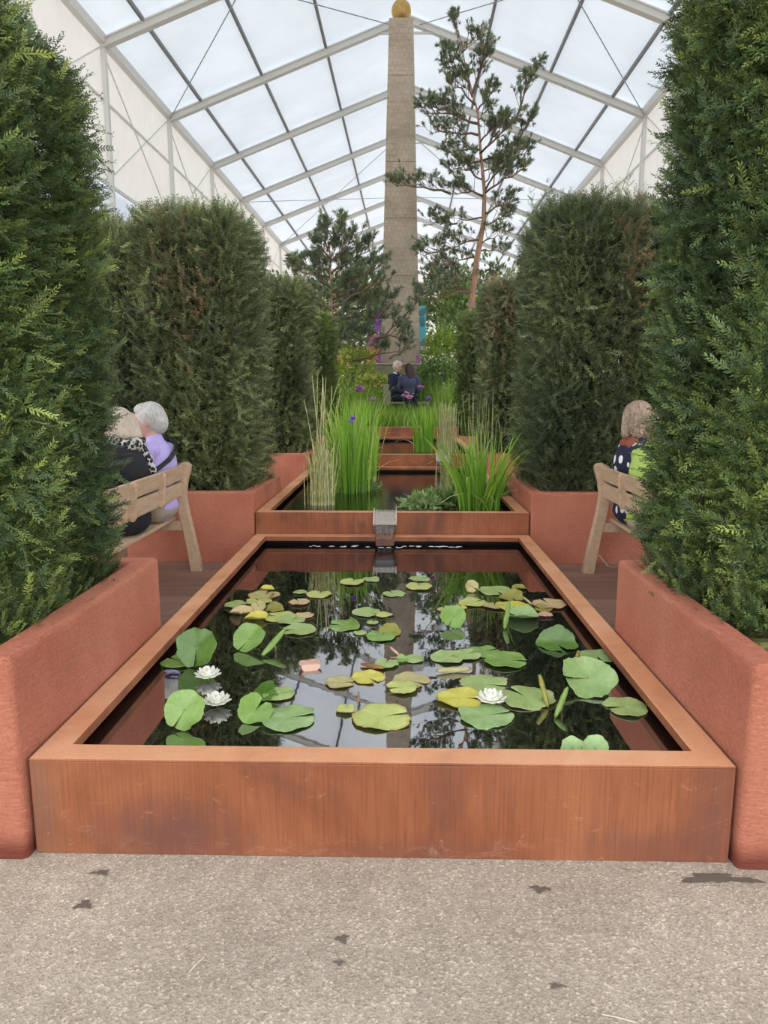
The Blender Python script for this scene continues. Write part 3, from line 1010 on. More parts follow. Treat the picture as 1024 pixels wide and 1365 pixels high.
# front pair: each planter holds a near and a far plant along the pool and an outer one
for s, nm in ((-1, 'left'), (1, 'right')):
    top = Hz - (.10 if s < 0 else -.22)
    yew('yew plant nearest the camera in the front %s planter, lighter green' % nm, s, 1.30, 2.1, 2.25 if s < 0 else 2.50, 2.76, z0, top + (.02 if s < 0 else .0), dict(IN, back=.2),
        340, 29, .0255, .0056, .37, nn=10, L=.105, shoots=16, seed=21 + s)
    yew('dark dense yew at the far end of the front %s planter' % nm, s, 1.33 if s < 0 else 1.255, 2.1, 2.72, 3.36, z0, top - (.02 if s < 0 else 0), dict(IN, front=.2),
        430, 30, .0245, .0056, .27, nn=10, L=.10, shoots=22, seed=31 + s)
    yew('outer yew of the front %s planter, mostly behind the others' % nm, s, 2.05, 2.95, 2.3, 3.35, z0, top - .1, {'in': .2, 'out': .3, 'front': 1, 'back': 1, 'top': .8},
        260, 16, .03, .0065, .36, nn=8, seed=41 + s)
# second pair
ya, yb = Y0 + BAY + .13, Y0 + BAY + 1.28
yew('broad yew with a browned patch behind the left bench', -1, 1.27, 2.10, ya, yb, z0, Hz + .02, FR, 640, 20, .03, .0068, .34, nn=9, L=.13,
    brown=((1.72, ya, 2.35), np.array([.28, .5, .5]), .42), shoots=14, seed=51, mkey='yew_olive', rnd_r=.2)
yew('darker narrow yew further left behind the two seated women', -1, 2.06, 2.95, ya + .05, yb, z0, Hz - .06, FR, 420, 18, .03, .0062, .30, nn=9, L=.13, shoots=8, seed=52, mkey='yew_olive')
yew('broad dark yew with a browned upright streak behind the right bench', 1, 1.25, 2.02, ya, yb, z0, Hz + .06, FR, 640, 20, .03, .0062, .22, nn=9, L=.13,
    brown=((1.93, ya, 2.55), np.array([.14, .5, .6]), .5), shoots=26, seed=53, mkey='yew_olive', rnd_r=.2)
yew('greener yew further right behind the woman in navy', 1, 1.98, 2.95, ya + .05, yb, z0, Hz - .01, FR, 440, 18, .03, .0062, .36, nn=9, L=.13,
    shoots=14, seed=54)
# third and fourth pairs
for i, ordn in ((2, 'third'), (3, 'fourth')):
    for s, nm in ((-1, 'left'), (1, 'right')):
        ya, yb = Y0 + BAY * i + .15, Y0 + BAY * i + 1.28
        yew('%s yew hedge back from the camera on the %s' % (ordn, nm), s, 1.26, 2.6, ya, yb, z0, Hz + (.02 if i == 2 else -.02) , dict(FR, out=.05), 520 if i == 2 else 420, 16, .038, .0095,
            (.34 if i == 2 else .42) + (-.05 if s > 0 else 0), nn=7, L=.14, seed=60 + i * 3 + s, mkey='yew_olive' if i == 2 else 'yew', shoots=8, rnd_r=.2,
            brown=((1.4, ya, 2.5), np.array([.5, .5, .6]), .45) if s > 0 and i == 2 else None)

# ------------------------------------------------------------------ pines
def tufts(P, D, per, ln, wd, r, cone=.75):
    """bunches of needles around shoot tips"""
    n = len(P)
    V = []; 
    d = np.repeat(unit(D), per, 0); p = np.repeat(P, per, 0)
    back = r.random((n * per, 1)) * ln * .8
    nd = unit(d + r.normal(0, cone * .6, (n * per, 3)))
    p = p - d * back
    sd = unit(np.cross(nd, r.normal(0, 1, (n * per, 3))))
    l = ln * (.7 + .5 * r.random((n * per, 1)))
    V = np.stack([p, p + nd * l * .5 + sd * wd / 2, p + nd * l, p + nd * l * .5 - sd * wd / 2], 1).reshape(-1, 3)
    Q = np.arange(n * per * 4).reshape(-1, 4)
    t = np.repeat(np.clip(.45 + .22 * r.normal(size=n), 0, 1), per) + .08 * r.normal(size=n * per)
    return V, Q, np.clip(t, 0, 1)


def curve_pts(a, b, sag, n=6, r=None):
    a, b = np.array(a), np.array(b)
    t = np.linspace(0, 1, n)[:, None]
    p = a + (b - a) * t
    p[:, 2] += sag * np.sin(np.pi * t[:, 0])
    if r is not None:
        p[1:-1] += r.normal(0, .02, (n - 2, 3))
    return p


def pine(label, trunk, limbs, per, ln, wd, seed, trunk_r, twigs_per_m=9, up=.5):
    """trunk: world points; limbs: (start, end, sag, spread) world; twigs fill a fan round each limb"""
    r = np.random.default_rng(seed)
    root = empty('pine_tree', trunk[0]); tag(root, label, 'tree')
    O = np.array(trunk[0])
    b = MB()
    n = len(trunk)
    fine = []
    tr = np.array([tuple(p) for p in trunk])
    for i in range(n - 1):
        for k_ in range(4):
            fine.append(tr[i] + (tr[i + 1] - tr[i]) * k_ / 4)
    fine.append(tr[-1]); fine = np.array(fine)
    rad = [trunk_r[1] + (trunk_r[0] - trunk_r[1]) * (1 - i / (len(fine) - 1)) ** 1.5 for i in range(len(fine))]
    b.tube([tuple(p - O) for p in fine], rad, 10)
    b.build('trunk', M['bark'], root, smooth=True)
    TP, TD = [], []
    bl = MB(); tw = MB()
    for (a, e, sag, spread, dens) in limbs:
        pts = curve_pts(a, e, sag, 7, r)
        L = np.linalg.norm(np.array(e) - np.array(a))
        r0 = min(.045, .010 + .016 * L)
        bl.tube([tuple(p - O) for p in pts], [r0 + (.005 - r0) * i / 6 for i in range(7)], 6)
        m = max(4, int(L * twigs_per_m * dens))
        d0 = unit(np.array(e) - np.array(a))
        for k_ in range(m):
            t = .18 + .82 * r.random()
            j = min(5, int(t * 6)); p = pts[j] + (pts[j + 1] - pts[j]) * (t * 6 - j)
            sdv = unit(r.normal(0, 1, 3)); sdv[2] = abs(sdv[2]) * .6 + .1
            dv = unit(d0 * .8 + sdv * spread * 1.3 + np.array([0, 0, up * .6]))
            l = (.18 + .30 * r.random()) * (1.15 - .5 * t) * min(1.25, .5 + L * .6)
            q1 = p + dv * l * .6; q2 = q1 + unit(dv + [0, 0, up]) * l * .4
            tw.tube([tuple(p - O), tuple(q1 - O), tuple(q2 - O)], [.007, .005, .003], 4, cap=False)
            TP.append(q2); TD.append(unit(q2 - q1))
            for _ in range(int(2 + 3 * r.random())):
                tt = .35 + .65 * r.random(); pp = p + (q2 - p) * tt
                dd = unit(dv + r.normal(0, .6, 3) + [0, 0, up * .7]); ll = .07 + .10 * r.random()
                TP.append(pp + dd * ll); TD.append(dd)
                tw.tube([tuple(pp - O), tuple(pp + dd * ll - O)], [.004, .0025], 3, cap=False)
        TP.append(np.array(e)); TD.append(unit(np.array(e) - pts[-2]))
    bl.build('limbs', M['twig'], root, smooth=True)
    tw.build('twigs', M['twig'], root)
    P, D = np.array(TP), np.array(TD)
    V, Q, t = tufts(P, D, per, ln, wd, r)
    np_mesh('needles', V - O, Q, t, M['pine'], root)
    return root

rr = np.random.default_rng(8)
# tall slender pine right of the obelisk
YP = 15.9
Wp = lambda X, Y, dy=0.0: np.array(at_y(X, Y, YP + dy))
base = np.array([Wp(628, 420)[0] - .05, YP, 0.75])
trunkR = [base, Wp(629, 400), Wp(636, 345), Wp(645, 295), Wp(646, 255), Wp(641, 205), Wp(637, 150), Wp(622, 95), Wp(611, 40)]
limR = []
def lim(X0, Y_0, X1, Y1, sag=.05, spread=.55, dens=1.0, dy=0.0):
    limR.append((Wp(X0, Y_0), Wp(X1, Y1, dy), sag, spread, dens))
for a in [(646, 258, 700, 225), (646, 256, 690, 200), (645, 262, 600, 258), (600, 258, 530, 248), (640, 205, 690, 160), (686, 165, 714, 92), (690, 190, 708, 160), (640, 200, 596, 205),
          (637, 165, 562, 148), (600, 152, 570, 140), (636, 150, 660, 120), (634, 140, 600, 110), (630, 125, 655, 60), (620, 90, 592, 70), (616, 70, 640, 52), (611, 50, 606, 28),
          (625, 110, 592, 90), (638, 180, 575, 178), (642, 215, 600, 230), (643, 230, 670, 225), (641, 215, 705, 205), (645, 250, 660, 225), (640, 190, 668, 165), (644, 240, 615, 225), (630, 130, 618, 100), (637, 160, 655, 145),
          (645, 290, 600, 300), (610, 298, 566, 300), (646, 285, 690, 270), (645, 300, 682, 290), (641, 320, 590, 332), (600, 330, 562, 345), (640, 335, 672, 338), (637, 345, 600, 352), (632, 375, 595, 368), (628, 388, 580, 385), (600, 368, 566, 372), (631, 380, 660, 372),
          (630, 390, 572, 400), (640, 325, 668, 318)]:
    low = a[1] > 270
    lim(*a, sag=.04, spread=.6, dens=(.9 if low else 1.25), dy=rr.normal() * .35)
pine('tall slender pine with a bare reddish trunk right of the obelisk', trunkR, limR, 30, .085, .0095, 5, (.088, .012), 17)

# fuller young pine left of the obelisk
YP = 15.6
base = np.array([Wp(442, 500)[0], YP, 0.75])
trunkL = [base, Wp(442, 470), Wp(443, 420), Wp(441, 370), Wp(439, 330), Wp(431, 285)]
limR = []
for a in [(439, 335, 424, 312), (438, 330, 458, 300), (440, 345, 420, 330), (440, 350, 478, 318), (441, 360, 402, 352), (441, 365, 500, 330), (441, 370, 396, 366), (441, 375, 505, 362), (442, 385, 392, 356),
          (442, 390, 512, 352), (442, 395, 405, 392), (442, 400, 505, 385), (442, 410, 520, 372), (443, 415, 415, 410), (443, 420, 512, 408), (443, 425, 480, 405), (443, 430, 524, 405), (443, 440, 410, 430),
          (443, 445, 505, 432), (442, 450, 500, 455), (470, 440, 516, 420), (442, 455, 480, 470), (442, 465, 420, 460), (443, 405, 465, 385), (442, 380, 462, 350), (440, 350, 450, 325), (439, 320, 434, 300), (442, 440, 462, 425), (442, 435, 430, 415), (443, 400, 425, 375),
          (441, 370, 425, 350), (442, 390, 480, 372), (500, 455, 545, 425), (530, 436, 562, 398), (500, 452, 552, 452), (470, 480, 540, 470), (520, 478, 552, 462)]:
    lim(*a, sag=.03, spread=.6, dens=1.0 if a[2] < 520 else .6, dy=rr.normal() * .45)
pine('bushy young pine left of the obelisk with upright candle shoots', trunkL, limR, 30, .10, .0105, 6, (.06, .012), 15, up=.9)
# ------------------------------------------------------------------ obelisk
OY = 18.0
oc = at_y(534, 300, OY)
zt_ = at_y(534, 31, OY).z; zj = at_y(534, 447, OY).z; zb = at_y(534, 486, OY).z
root = empty('obelisk', (oc.x, OY, 0)); tag(root, 'tall tapering sandstone obelisk at the end of the pools', 'obelisk')
def frustum(b, w0, w1, z0, z1):
    b.add([(-w0, -w0, z0), (w0, -w0, z0), (w0, w0, z0), (-w0, w0, z0), (-w1, -w1, z1), (w1, -w1, z1), (w1, w1, z1), (-w1, w1, z1)],
          [(0, 3, 2, 1), (4, 5, 6, 7), (0, 1, 5, 4), (1, 2, 6, 5), (2, 3, 7, 6), (3, 0, 4, 7)])
b = MB()
w_at = lambda z: .455 + (.275 - .455) * (z - zj) / (zt_ - zj)
cuts = [zj, 4.2, 5.5, 6.75, 7.95, at_y(534, 177, OY).z, at_y(534, 108, OY).z, zt_]
for a, c_ in zip(cuts[:-1], cuts[1:]):
    frustum(b, w_at(a), w_at(c_), a + .008, c_ - .008)
    if c_ < zt_: frustum(b, w_at(c_) - .012, w_at(c_) - .012, c_ - .01, c_ + .01)
b.build('shaft', M['stone'], root, bevel=.012)
b = MB(); frustum(b, .50, .468, zb, zj - .01); frustum(b, .468, .455, zj - .012, zj + .012); b.build('plinth', M['stone'], root, bevel=.015)
b = MB(); frustum(b, .95, .93, 0, zb - .04); frustum(b, .98, .96, zb - .04, zb); b.build('pedestal', M['stone'], root, bevel=.015)
b = MB(); b.tube([(0, 0, zt_ - .01), (0, 0, zt_ + .05)], [.12, .11], 16); b.build('finial_base', M['stone'], root, smooth=False)
b = MB(); b.ell((0, 0, zt_ + .255), (.225, .225, .235), 28, 18); b.build('gilded_ball', M['gold'], root, smooth=True)
b = MB(); b.tube([(0, 0, zt_ + .47), (0, 0, zt_ + .56)], [.035, .02], 10); b.build('finial_pin', M['gold'], root, smooth=True)

# ------------------------------------------------------------------ benches
def bench(s, label):
    xb, y1, span, nsp = 1.63, 5.47, .555, 3
    y0 = y1 - span * nsp
    root = empty('garden_bench', (s * xb, y0, DECKZ)); tag(root, label, 'bench')
    def prof(k):   # outline of a curved rear leg, x>0 towards the pool
        pts_in = [(.045, 0), (.030, .12), (.002, .30), (-.030, .46), (-.052, .60), (-.052, .70), (-.040, .80), (-.028, .845)]
        pts_out = [(.022, .868), (.060, .862), (.078, .838), (.070, .80), (.045, .72), (.030, .62), (.046, .48), (.085, .28), (.122, .08), (.132, 0)]
        return pts_in + pts_out
    for k_, y in enumerate([0, span * nsp]):
        b = MB(); p = [(-s * x, z) for x, z in prof(0)]
        b.prism(p, y - .032, y + .032)
        b.build('rear_leg', M['timber'], root, bevel=.006)
    for k_ in range(1, nsp):
        b = MB()
        p = [(-.016, .605), (-.022, .66), (-.014, .76), (.004, .842), (.026, .850), (.040, .83), (.040, .78), (.030, .68), (.026, .62), (.012, .598)]
        b.prism([(-s * (x + .018), z) for x, z in p], span * k_ - .018, span * k_ + .018)
        b.build('back_support', M['timber'], root, bevel=.005)
    for (zl, zh, xl, xh) in ((.735, .850, .004, .028), (.600, .715, -.014, -.006)):
        b = MB()
        b.prism([(-s * xl + .012, zl), (-s * xh + .012, zh), (-s * xh - .012, zh + .002), (-s * xl - .012, zl + .002)], .0, span * nsp)
        b.build('back_slat', M['timber'], root, bevel=.005)
    for j in range(5):
        x = .07 + j * .098
        b = MB(); b.box((min(s * x, s * (x + .085)), -.03, .41), (max(s * x, s * (x + .085)), span * nsp + .03, .435))
        b.build('seat_slat', M['timber'], root, bevel=.005)
    for y in (0, span * nsp):
        b = MB(); b.box((min(s * .47, s * .54), y - .03, 0), (max(s * .47, s * .54), y + .03, .41)); b.build('front_leg', M['timber'], root, bevel=.005)
    for y in (0, span * 3):
        b = MB(); b.box((min(0, s * .53), y - .022, .33), (max(0, s * .53), y + .022, .408)); b.build('seat_rail', M['timber'], root, bevel=.004)
    b = MB(); b.box((min(s * .49, s * .52), 0, .33), (max(s * .49, s * .52), span * nsp, .408)); b.build('front_rail', M['timber'], root, bevel=.004)
    return root
bench(-1, 'pale wooden bench on the left deck seen from behind')
bench(1, 'pale wooden bench on the right deck seen from behind')
a = at_z(811, 756, DECKZ + .006); b = MB()
b.tube([a, (a.x - .075, a.y + .02, DECKZ + .10)], .0065, 6)
tag(b.build('walking_stick', mat('pale cane', (.62, .50, .38), .6), smooth=True), 'tip of a pale stick leaning by the foot of the right bench', 'stick')

# ------------------------------------------------------------------ people
def bake(mb, name, mats, parent, voxel, smooth_it=4):
    """melt overlapping shapes into one continuous skin"""
    o = mb.build('raw', mats)
    r = o.modifiers.new('r', 'REMESH'); r.mode = 'VOXEL'; r.voxel_size = voxel; r.use_smooth_shade = True
    if smooth_it:
        sm = o.modifiers.new('s', 'SMOOTH'); sm.factor = .5; sm.iterations = smooth_it
    bpy.context.view_layer.update()
    dg = bpy.context.evaluated_depsgraph_get()
    me = bpy.data.meshes.new_from_object(o.evaluated_get(dg), depsgraph=dg)
    old = o.data
    bpy.data.objects.remove(o); bpy.data.meshes.remove(old)
    me.name = name
    me.materials.clear()
    return link(name, me, mats, parent, True)


def cap(mb, a, b_, ra, rb, n=12):
    """tapered limb with round ends"""
    a, b_ = Vector(a), Vector(b_)
    d = (b_ - a); L = d.length; d.normalize()
    pts, rs = [], []
    for k_ in range(4):
        t = math.pi / 2 * (1 - k_ / 4)
        pts.append(a - d * ra * math.sin(t)); rs.append(max(ra * math.cos(t), ra * .05))
    for k_ in range(1, 4):
        pts.append(a + d * L * (k_ / 4) if k_ else a); rs.append(ra + (rb - ra) * k_ / 4)
    for k_ in range(1, 5):
        t = math.pi / 2 * k_ / 4
        pts.append(b_ + d * rb * math.sin(t)); rs.append(max(rb * math.cos(t), rb * .05))
    mb.tube(pts, rs, n)


class Fig:
    def __init__(s, lean=0.0, twist=0.0, head_yaw=0.0, head_pitch=0.0, side=0.0, sc=1.0):
        s.lean, s.twist, s.hy, s.hp, s.side, s.sc = lean, twist, head_yaw, head_pitch, side, sc
    def warp(s, mb, start, part):
        rot = Matrix.Rotation(s.twist, 4, 'Z') @ Matrix.Rotation(-s.lean, 4, 'X') @ Matrix.Rotation(s.side, 4, 'Y')
        hr = Matrix.Rotation(s.hy, 4, 'Z') @ Matrix.Rotation(-s.hp, 4, 'X')
        nk = Vector((0, .02, .60)); hip = Vector((0, 0, .08))
        for i in range(start, len(mb.v)):
            p = Vector(mb.v[i])
            if part == 'head':
                p = nk + (hr @ (p - nk)) + Vector((0, 0, -.028))
            if part in ('head', 'torso'):
                k = max(0.0, min(1.0, (p.z - .02) / .22))
                q = hip + (rot @ (p - hip))
                p = p.lerp(q, k)
            mb.v[i] = tuple(p * s.sc)
    def pt(s, p, part='torso'):
        m = MB(); m.v = [tuple(p)]; s.warp(m, 0, part); return Vector(m.v[0])


def arms_pts(f):
    """joint positions after the torso pose; the hands rest on the thighs"""
    out = {}
    for sg in (-1, 1):
        sh = f.pt((sg * .185, .0, .485)); el = f.pt((sg * .225, .05, .235)); 
        wr = Vector((sg * .095, .27, .185)) * f.sc
        out[sg] = (sh, el, wr)
    return out


def person(label, loc, rz, f, hair, top, legs_m, voxel=.012, sleeve=1.0, hair_style='short', extra=None):
    root = empty('person', loc, rz); tag(root, label, 'person')
    sc = f.sc
    A = arms_pts(f)
    b = MB()
    def torso(g, mb):
        k = len(mb.v)
        mb.ell((0, .0, .10), (.155 + g, .115 + g, .105 + g)); mb.ell((0, .005, .24), (.125 + g, .098 + g, .16 + g)); mb.ell((0, -.004, .39), (.152 + g, .118 + g, .160 + g))
        cap(mb, (-.125, -.005, .485), (.125, -.005, .485), .056 + g, .056 + g)
        f.warp(mb, k, 'torso')
    def arms(g, mb, upto=1.0):
        for sg in (-1, 1):
            sh, el, wr = A[sg]
            cap(mb, sh, el, (.050 + g) * sc, (.041 + g) * sc)
            if upto > .55:
                e = el.lerp(wr, min(1, (upto - .5) * 2))
                cap(mb, el, e, (.040 + g) * sc, (.040 + (.027 - .040) * min(1, (upto - .5) * 2) + g) * sc)
    def legs(g, mb):
        k = len(mb.v)
        for sg in (-1, 1):
            cap(mb, (sg * .085, .0, .085), (sg * .095, .41, .085), .082 + g, .060 + g)
            cap(mb, (sg * .095, .41, .085), (sg * .10, .44, -.345), .057 + g, .038 + g)
        f.warp(mb, k, 'leg')
    torso(0, b); arms(0, b); legs(0, b)
    k = len(b.v); cap(b, (0, -.005, .50), (0, .02, .63), .053, .047); f.warp(b, k, 'torso')
    k = len(b.v)
    b.ell((0, .025, .715), (.073, .092, .105), 20, 14); b.ell((0, .058, .655), (.050, .056, .050)); cap(b, (0, .112, .705), (0, .128, .682), .011, .015, 8)
    b.ell((0, .106, .648), (.023, .012, .009)); b.ell((0, .10, .738), (.055, .022, .012))
    for sg in (-1, 1):
        b.ell((sg * .073, .018, .705), (.012, .022, .030)); b.ell((sg * .036, .085, .685), (.024, .02, .02))
    f.warp(b, k, 'head')
    # hands: palm, four unequal bent fingers, thumb from the side
    for sg in (-1, 1):
        sh, el, wr = A[sg]
        d = Vector((-sg * .12, 1, -.18)).normalized(); sd = Vector((0, 0, 1)).cross(d).normalized() * 1.0
        c = wr + d * .045
        cap(b, wr, c + d * .02, .024, .028, 8)
        cap(b, c - sd * .018, c - sd * .02 + d * .03, .017, .016, 8); cap(b, c + sd * .018, c + sd * .02 + d * .03, .017, .016, 8)
        for q, ln in enumerate((.062, .072, .068, .052)):
            o = c + sd * (-.033 + .022 * q) + d * .035
            m1 = o + d * ln * .5 + Vector((0, 0, .004)); m2 = o + d * ln * .85 - Vector((0, 0, .016))
            cap(b, o, m1, .0088, .008, 7); cap(b, m1, m2, .008, .0068, 7)
        o = c - sd * sg * (-.03) - d * .01
        t1 = o + sd * sg * .024 + d * .03; cap(b, o, t1, .011, .009, 7); cap(b, t1, t1 + d * .025, .009, .0075, 7)
    bake(b, 'body', M['skin'], root, min(voxel, .0085), 2)
    e = MB(); k = 0
    for sg in (-1, 1):
        e.ell((sg * .030, .109, .722), (.011, .006, .006), 8, 6)
    f.warp(e, 0, 'head'); e.build('eyes', M['eye'], root, smooth=True)
    # clothes
    g = MB(); torso(.014, g); k = len(g.v); cap(g, (0, -.012, .50), (0, .002, .555), .068, .060); f.warp(g, k, 'torso'); arms(.013, g, sleeve); bake(g, 'top', M[top], root, voxel, 3)
    g = MB(); legs(.013, g); k = len(g.v); g.ell((0, 0, .085), (.170, .128, .095)); f.warp(g, k, 'leg'); bake(g, 'trousers', M[legs_m], root, voxel, 3)
    for sg in (-1, 1):
        g = MB(); cap(g, (sg * .10, .43, -.385), (sg * .105, .57, -.397), .042, .034); f.warp(g, 0, 'leg'); bake(g, 'shoe', M['shoe'], root, .011, 2)
    # hair
    h = MB()
    if hair_style == 'short':
        h.ell((0, .000, .738), (.092, .098, .102), 20, 14); h.ell((0, -.045, .700), (.080, .062, .085)); h.ell((0, .045, .790), (.072, .062, .045))
        for sg in (-1, 1): h.ell((sg * .066, -.012, .745), (.028, .055, .055))
    elif hair_style == 'man':
        h.ell((0, -.008, .755), (.079, .088, .078), 20, 14); h.ell((0, -.045, .710), (.068, .050, .070)); h.ell((.015, .06, .795), (.055, .04, .028))
    elif hair_style == 'bob':
        h.ell((0, .0, .742), (.090, .098, .100), 20, 14)
        for sg in (-1, 1): cap(h, (sg * .060, -.005, .745), (sg * .070, .012, .632), .042, .036)
        for x in (-.045, 0, .045): cap(h, (x, -.055, .74), (x * 1.15, -.058, .618), .046, .034)
    elif hair_style == 'long':
        h.ell((0, -.002, .742), (.084, .094, .094), 20, 14)
        for x in (-.055, -.02, .02, .055): cap(h, (x, -.05, .75), (x * 1.1, -.085, .52), .045, .03)
        for sg in (-1, 1): cap(h, (sg * .066, .0, .745), (sg * .072, -.02, .56), .032, .022)
    f.warp(h, 0, 'head')
    bake(h, 'hair', M[hair], root, .008, 2)
    if extra: extra(root, f)
    return root

SEAT = DECKZ + .44
# ---- left bench, far woman: white hair, lavender top
def strap(root, f):
    b = MB()
    key = [(.10, .10, .45), (.115, .06, .535), (.112, .0, .565), (.095, -.075, .545), (.05, -.130, .53), (-.02, -.140, .48), (-.09, -.122, .43), (-.148, -.06, .375), (-.172, .01, .33), (-.15, .09, .27)]
    pts = []
    for a, c_ in zip(key[:-1], key[1:]):
        for k_ in range(3):
            pts.append(f.pt(tuple(a[q] + (c_[q] - a[q]) * k_ / 3 for q in range(3))))
    for i in range(len(pts) - 1):
        b.bar(pts[i], pts[i + 1] + (pts[i + 1] - pts[i]) * .15, .012, .034, up=(.05, .1, 1))
    b.build('bag_strap', M['leather'], root)
fA = Fig(lean=.0, head_yaw=.1, head_pitch=.12, sc=1.10)
person('white haired woman in a lavender top on the left bench', (-1.765, 5.30, SEAT), R(90), fA, 'hair_white', 'lavender', 'beige_cloth', .010, 1.0, 'short', strap)
# ---- left bench, near woman: blonde, black jacket, scarf
def scarf(root, f):
    b = MB()
    for k_ in range(12):
        a = 2 * math.pi * k_ / 12; a2 = 2 * math.pi * (k_ + 1) / 12
        cap(b, (.085 * math.cos(a), .0 + .085 * math.sin(a), .555 + .012 * math.sin(3 * a)), (.085 * math.cos(a2), .085 * math.sin(a2), .555 + .012 * math.sin(3 * a2)), .040, .040, 8)
    cap(b, (.02, -.09, .54), (.07, -.135, .40), .035, .028); cap(b, (-.03, .09, .53), (-.04, .125, .33), .035, .03)
    f.warp(b, 0, 'torso'); bake(b, 'scarf', M['scarf'], root, .010, 2)
fB = Fig(lean=.08, head_yaw=-.25, head_pitch=.38, side=.18, sc=1.09)
person('pale blonde woman in a black jacket and patterned scarf, nearer on the left bench', (-1.80, 4.80, SEAT), R(82), fB, 'hair_blonde', 'black_cloth', 'black_cloth', .010, 1.0, 'bob', scarf)
# ---- right bench, far woman: bob, navy with white feathers
def collar(root, f):
    b = MB(); cap(b, (-.075, -.035, .528), (.075, -.035, .528), .045, .045); cap(b, (0, -.025, .53), (0, 0, .575), .066, .058)
    f.warp(b, 0, 'torso'); bake(b, 'undershirt', M['rust_cloth'], root, .010, 2)
fC = Fig(lean=-.02, head_yaw=-.35, head_pitch=.10, sc=1.11)
person('woman with a streaked bob in navy patterned with white feathers on the right bench', (1.80, 5.28, SEAT), R(-90), fC, 'hair_bob', 'feathers', 'feathers', .010, .75, 'bob', collar)
# ---- right bench, near woman: lime green top
fD = Fig(lean=.02, head_yaw=.5, head_pitch=.25, sc=1.08)
person('person in a lime green top on the right bench, half hidden by the front yew', (1.785, 4.90, SEAT - .01), R(-84), fD, 'hair_bob', 'lime', 'beige_cloth', .010, .8, 'short')

# ---- far bench by the obelisk
BY = 15.35; FLOORZ = ZT[3] - .03
cx = at_y(538, 520, BY).x
root = empty('garden_bench', (cx, BY, FLOORZ)); tag(root, 'grey wooden seat beyond the pools with a couple on it', 'bench')
xa = at_y(511, 520, BY - .24).x - cx; xb = at_y(521, 520, BY - .24).x - cx
for x in (xa + .05, .52):
    b = MB(); b.box((x - .03, -.23, 0), (x + .03, -.17, .42)); b.build('leg', M['grey_timber'], root, bevel=.004)
    b = MB(); b.box((x - .03, .2, 0), (x + .03, .26, .42)); b.build('leg', M['grey_timber'], root, bevel=.004)
b = MB(); b.box((xa, -.22, .42), (.56, .28, .46)); b.build('seat', M['grey_timber'], root, bevel=.006)
b = MB(); b.box((xa, -.26, .40), (xb, -.22, .82)); b.build('back_panel', M['grey_timber'], root, bevel=.006)
def suit(root, f):
    b = MB(); b.ell((0, .118, .40), (.050, .018, .13)); f.warp(b, 0, 'torso'); b.build('shirt_front', M['blue_shirt'], root, smooth=True)
    b = MB(); cap(b, (-.03, .0, .53), (.03, .0, .53), .058, .058); f.warp(b, 0, 'torso'); bake(b, 'shirt_collar', M['blue_shirt'], root, .01, 2)
fE = Fig(lean=.05, head_yaw=-.15, head_pitch=.10, sc=1.06)
p = at_y(527, 520, BY)
person('white haired man in a navy suit and pale blue shirt on the far seat', (p.x, BY, FLOORZ + .47), R(-125), fE, 'hair_white', 'navy_suit', 'navy_suit', .012, 1.0, 'man', suit)
fF = Fig(lean=.10, head_yaw=.5, head_pitch=.05, sc=1.0)
p = at_y(545, 520, BY - .1)
person('dark haired woman in a dusky blue top seen from behind on the far seat', (p.x, BY - .12, FLOORZ + .46), R(8), fF, 'hair_dark', 'dusk_blue', 'beige_cloth', .012, 1.0, 'long')
# ------------------------------------------------------------------ irises, rushes, marginal plants
def blades(P, H, A, lean, droop, W, r, seg=6, vee=.35):
    """strap leaves: base points, height, azimuth, lean (tip offset / height), droop of the tip, width"""
    n = len(P)
    t = np.linspace(0, 1, seg + 1)
    dirx = np.stack([np.cos(A), np.sin(A), 0 * A], 1)
    side = np.stack([-np.sin(A), np.cos(A), 0 * A], 1)
    tw = r.normal(0, .7, n); side = side * np.cos(tw)[:, None] + dirx * np.sin(tw)[:, None]
    C = P[:, None, :] + dirx[:, None, :] * (lean * H)[:, None, None] * (t ** 1.8)[None, :, None]
    C[:, :, 2] += H[:, None] * (t[None] - droop[:, None] * t[None] ** 4)
    wd = W[:, None] * (np.minimum(1, .55 + t * 1.5) * (1 - t ** 3) + .02)[None]
    nrm = np.cross(side, np.array([0, 0, 1.]))
    L = C + side[:, None, :] * wd[:, :, None] * .5 + nrm[:, None] * wd[:, :, None] * vee * .5
    Rr = C - side[:, None, :] * wd[:, :, None] * .5 + nrm[:, None] * wd[:, :, None] * vee * .5
    V = np.stack([L, C, Rr], 2).reshape(n, -1, 3)
    q = []
    for i in range(seg):
        for j in range(2):
            a = i * 3 + j; q.append([a, a + 1, a + 4, a + 3])
    q = np.array(q)
    Q = (q[None] + (np.arange(n) * 3 * (seg + 1))[:, None, None]).reshape(-1, 4)
    return V.reshape(-1, 3), Q, n, len(q)


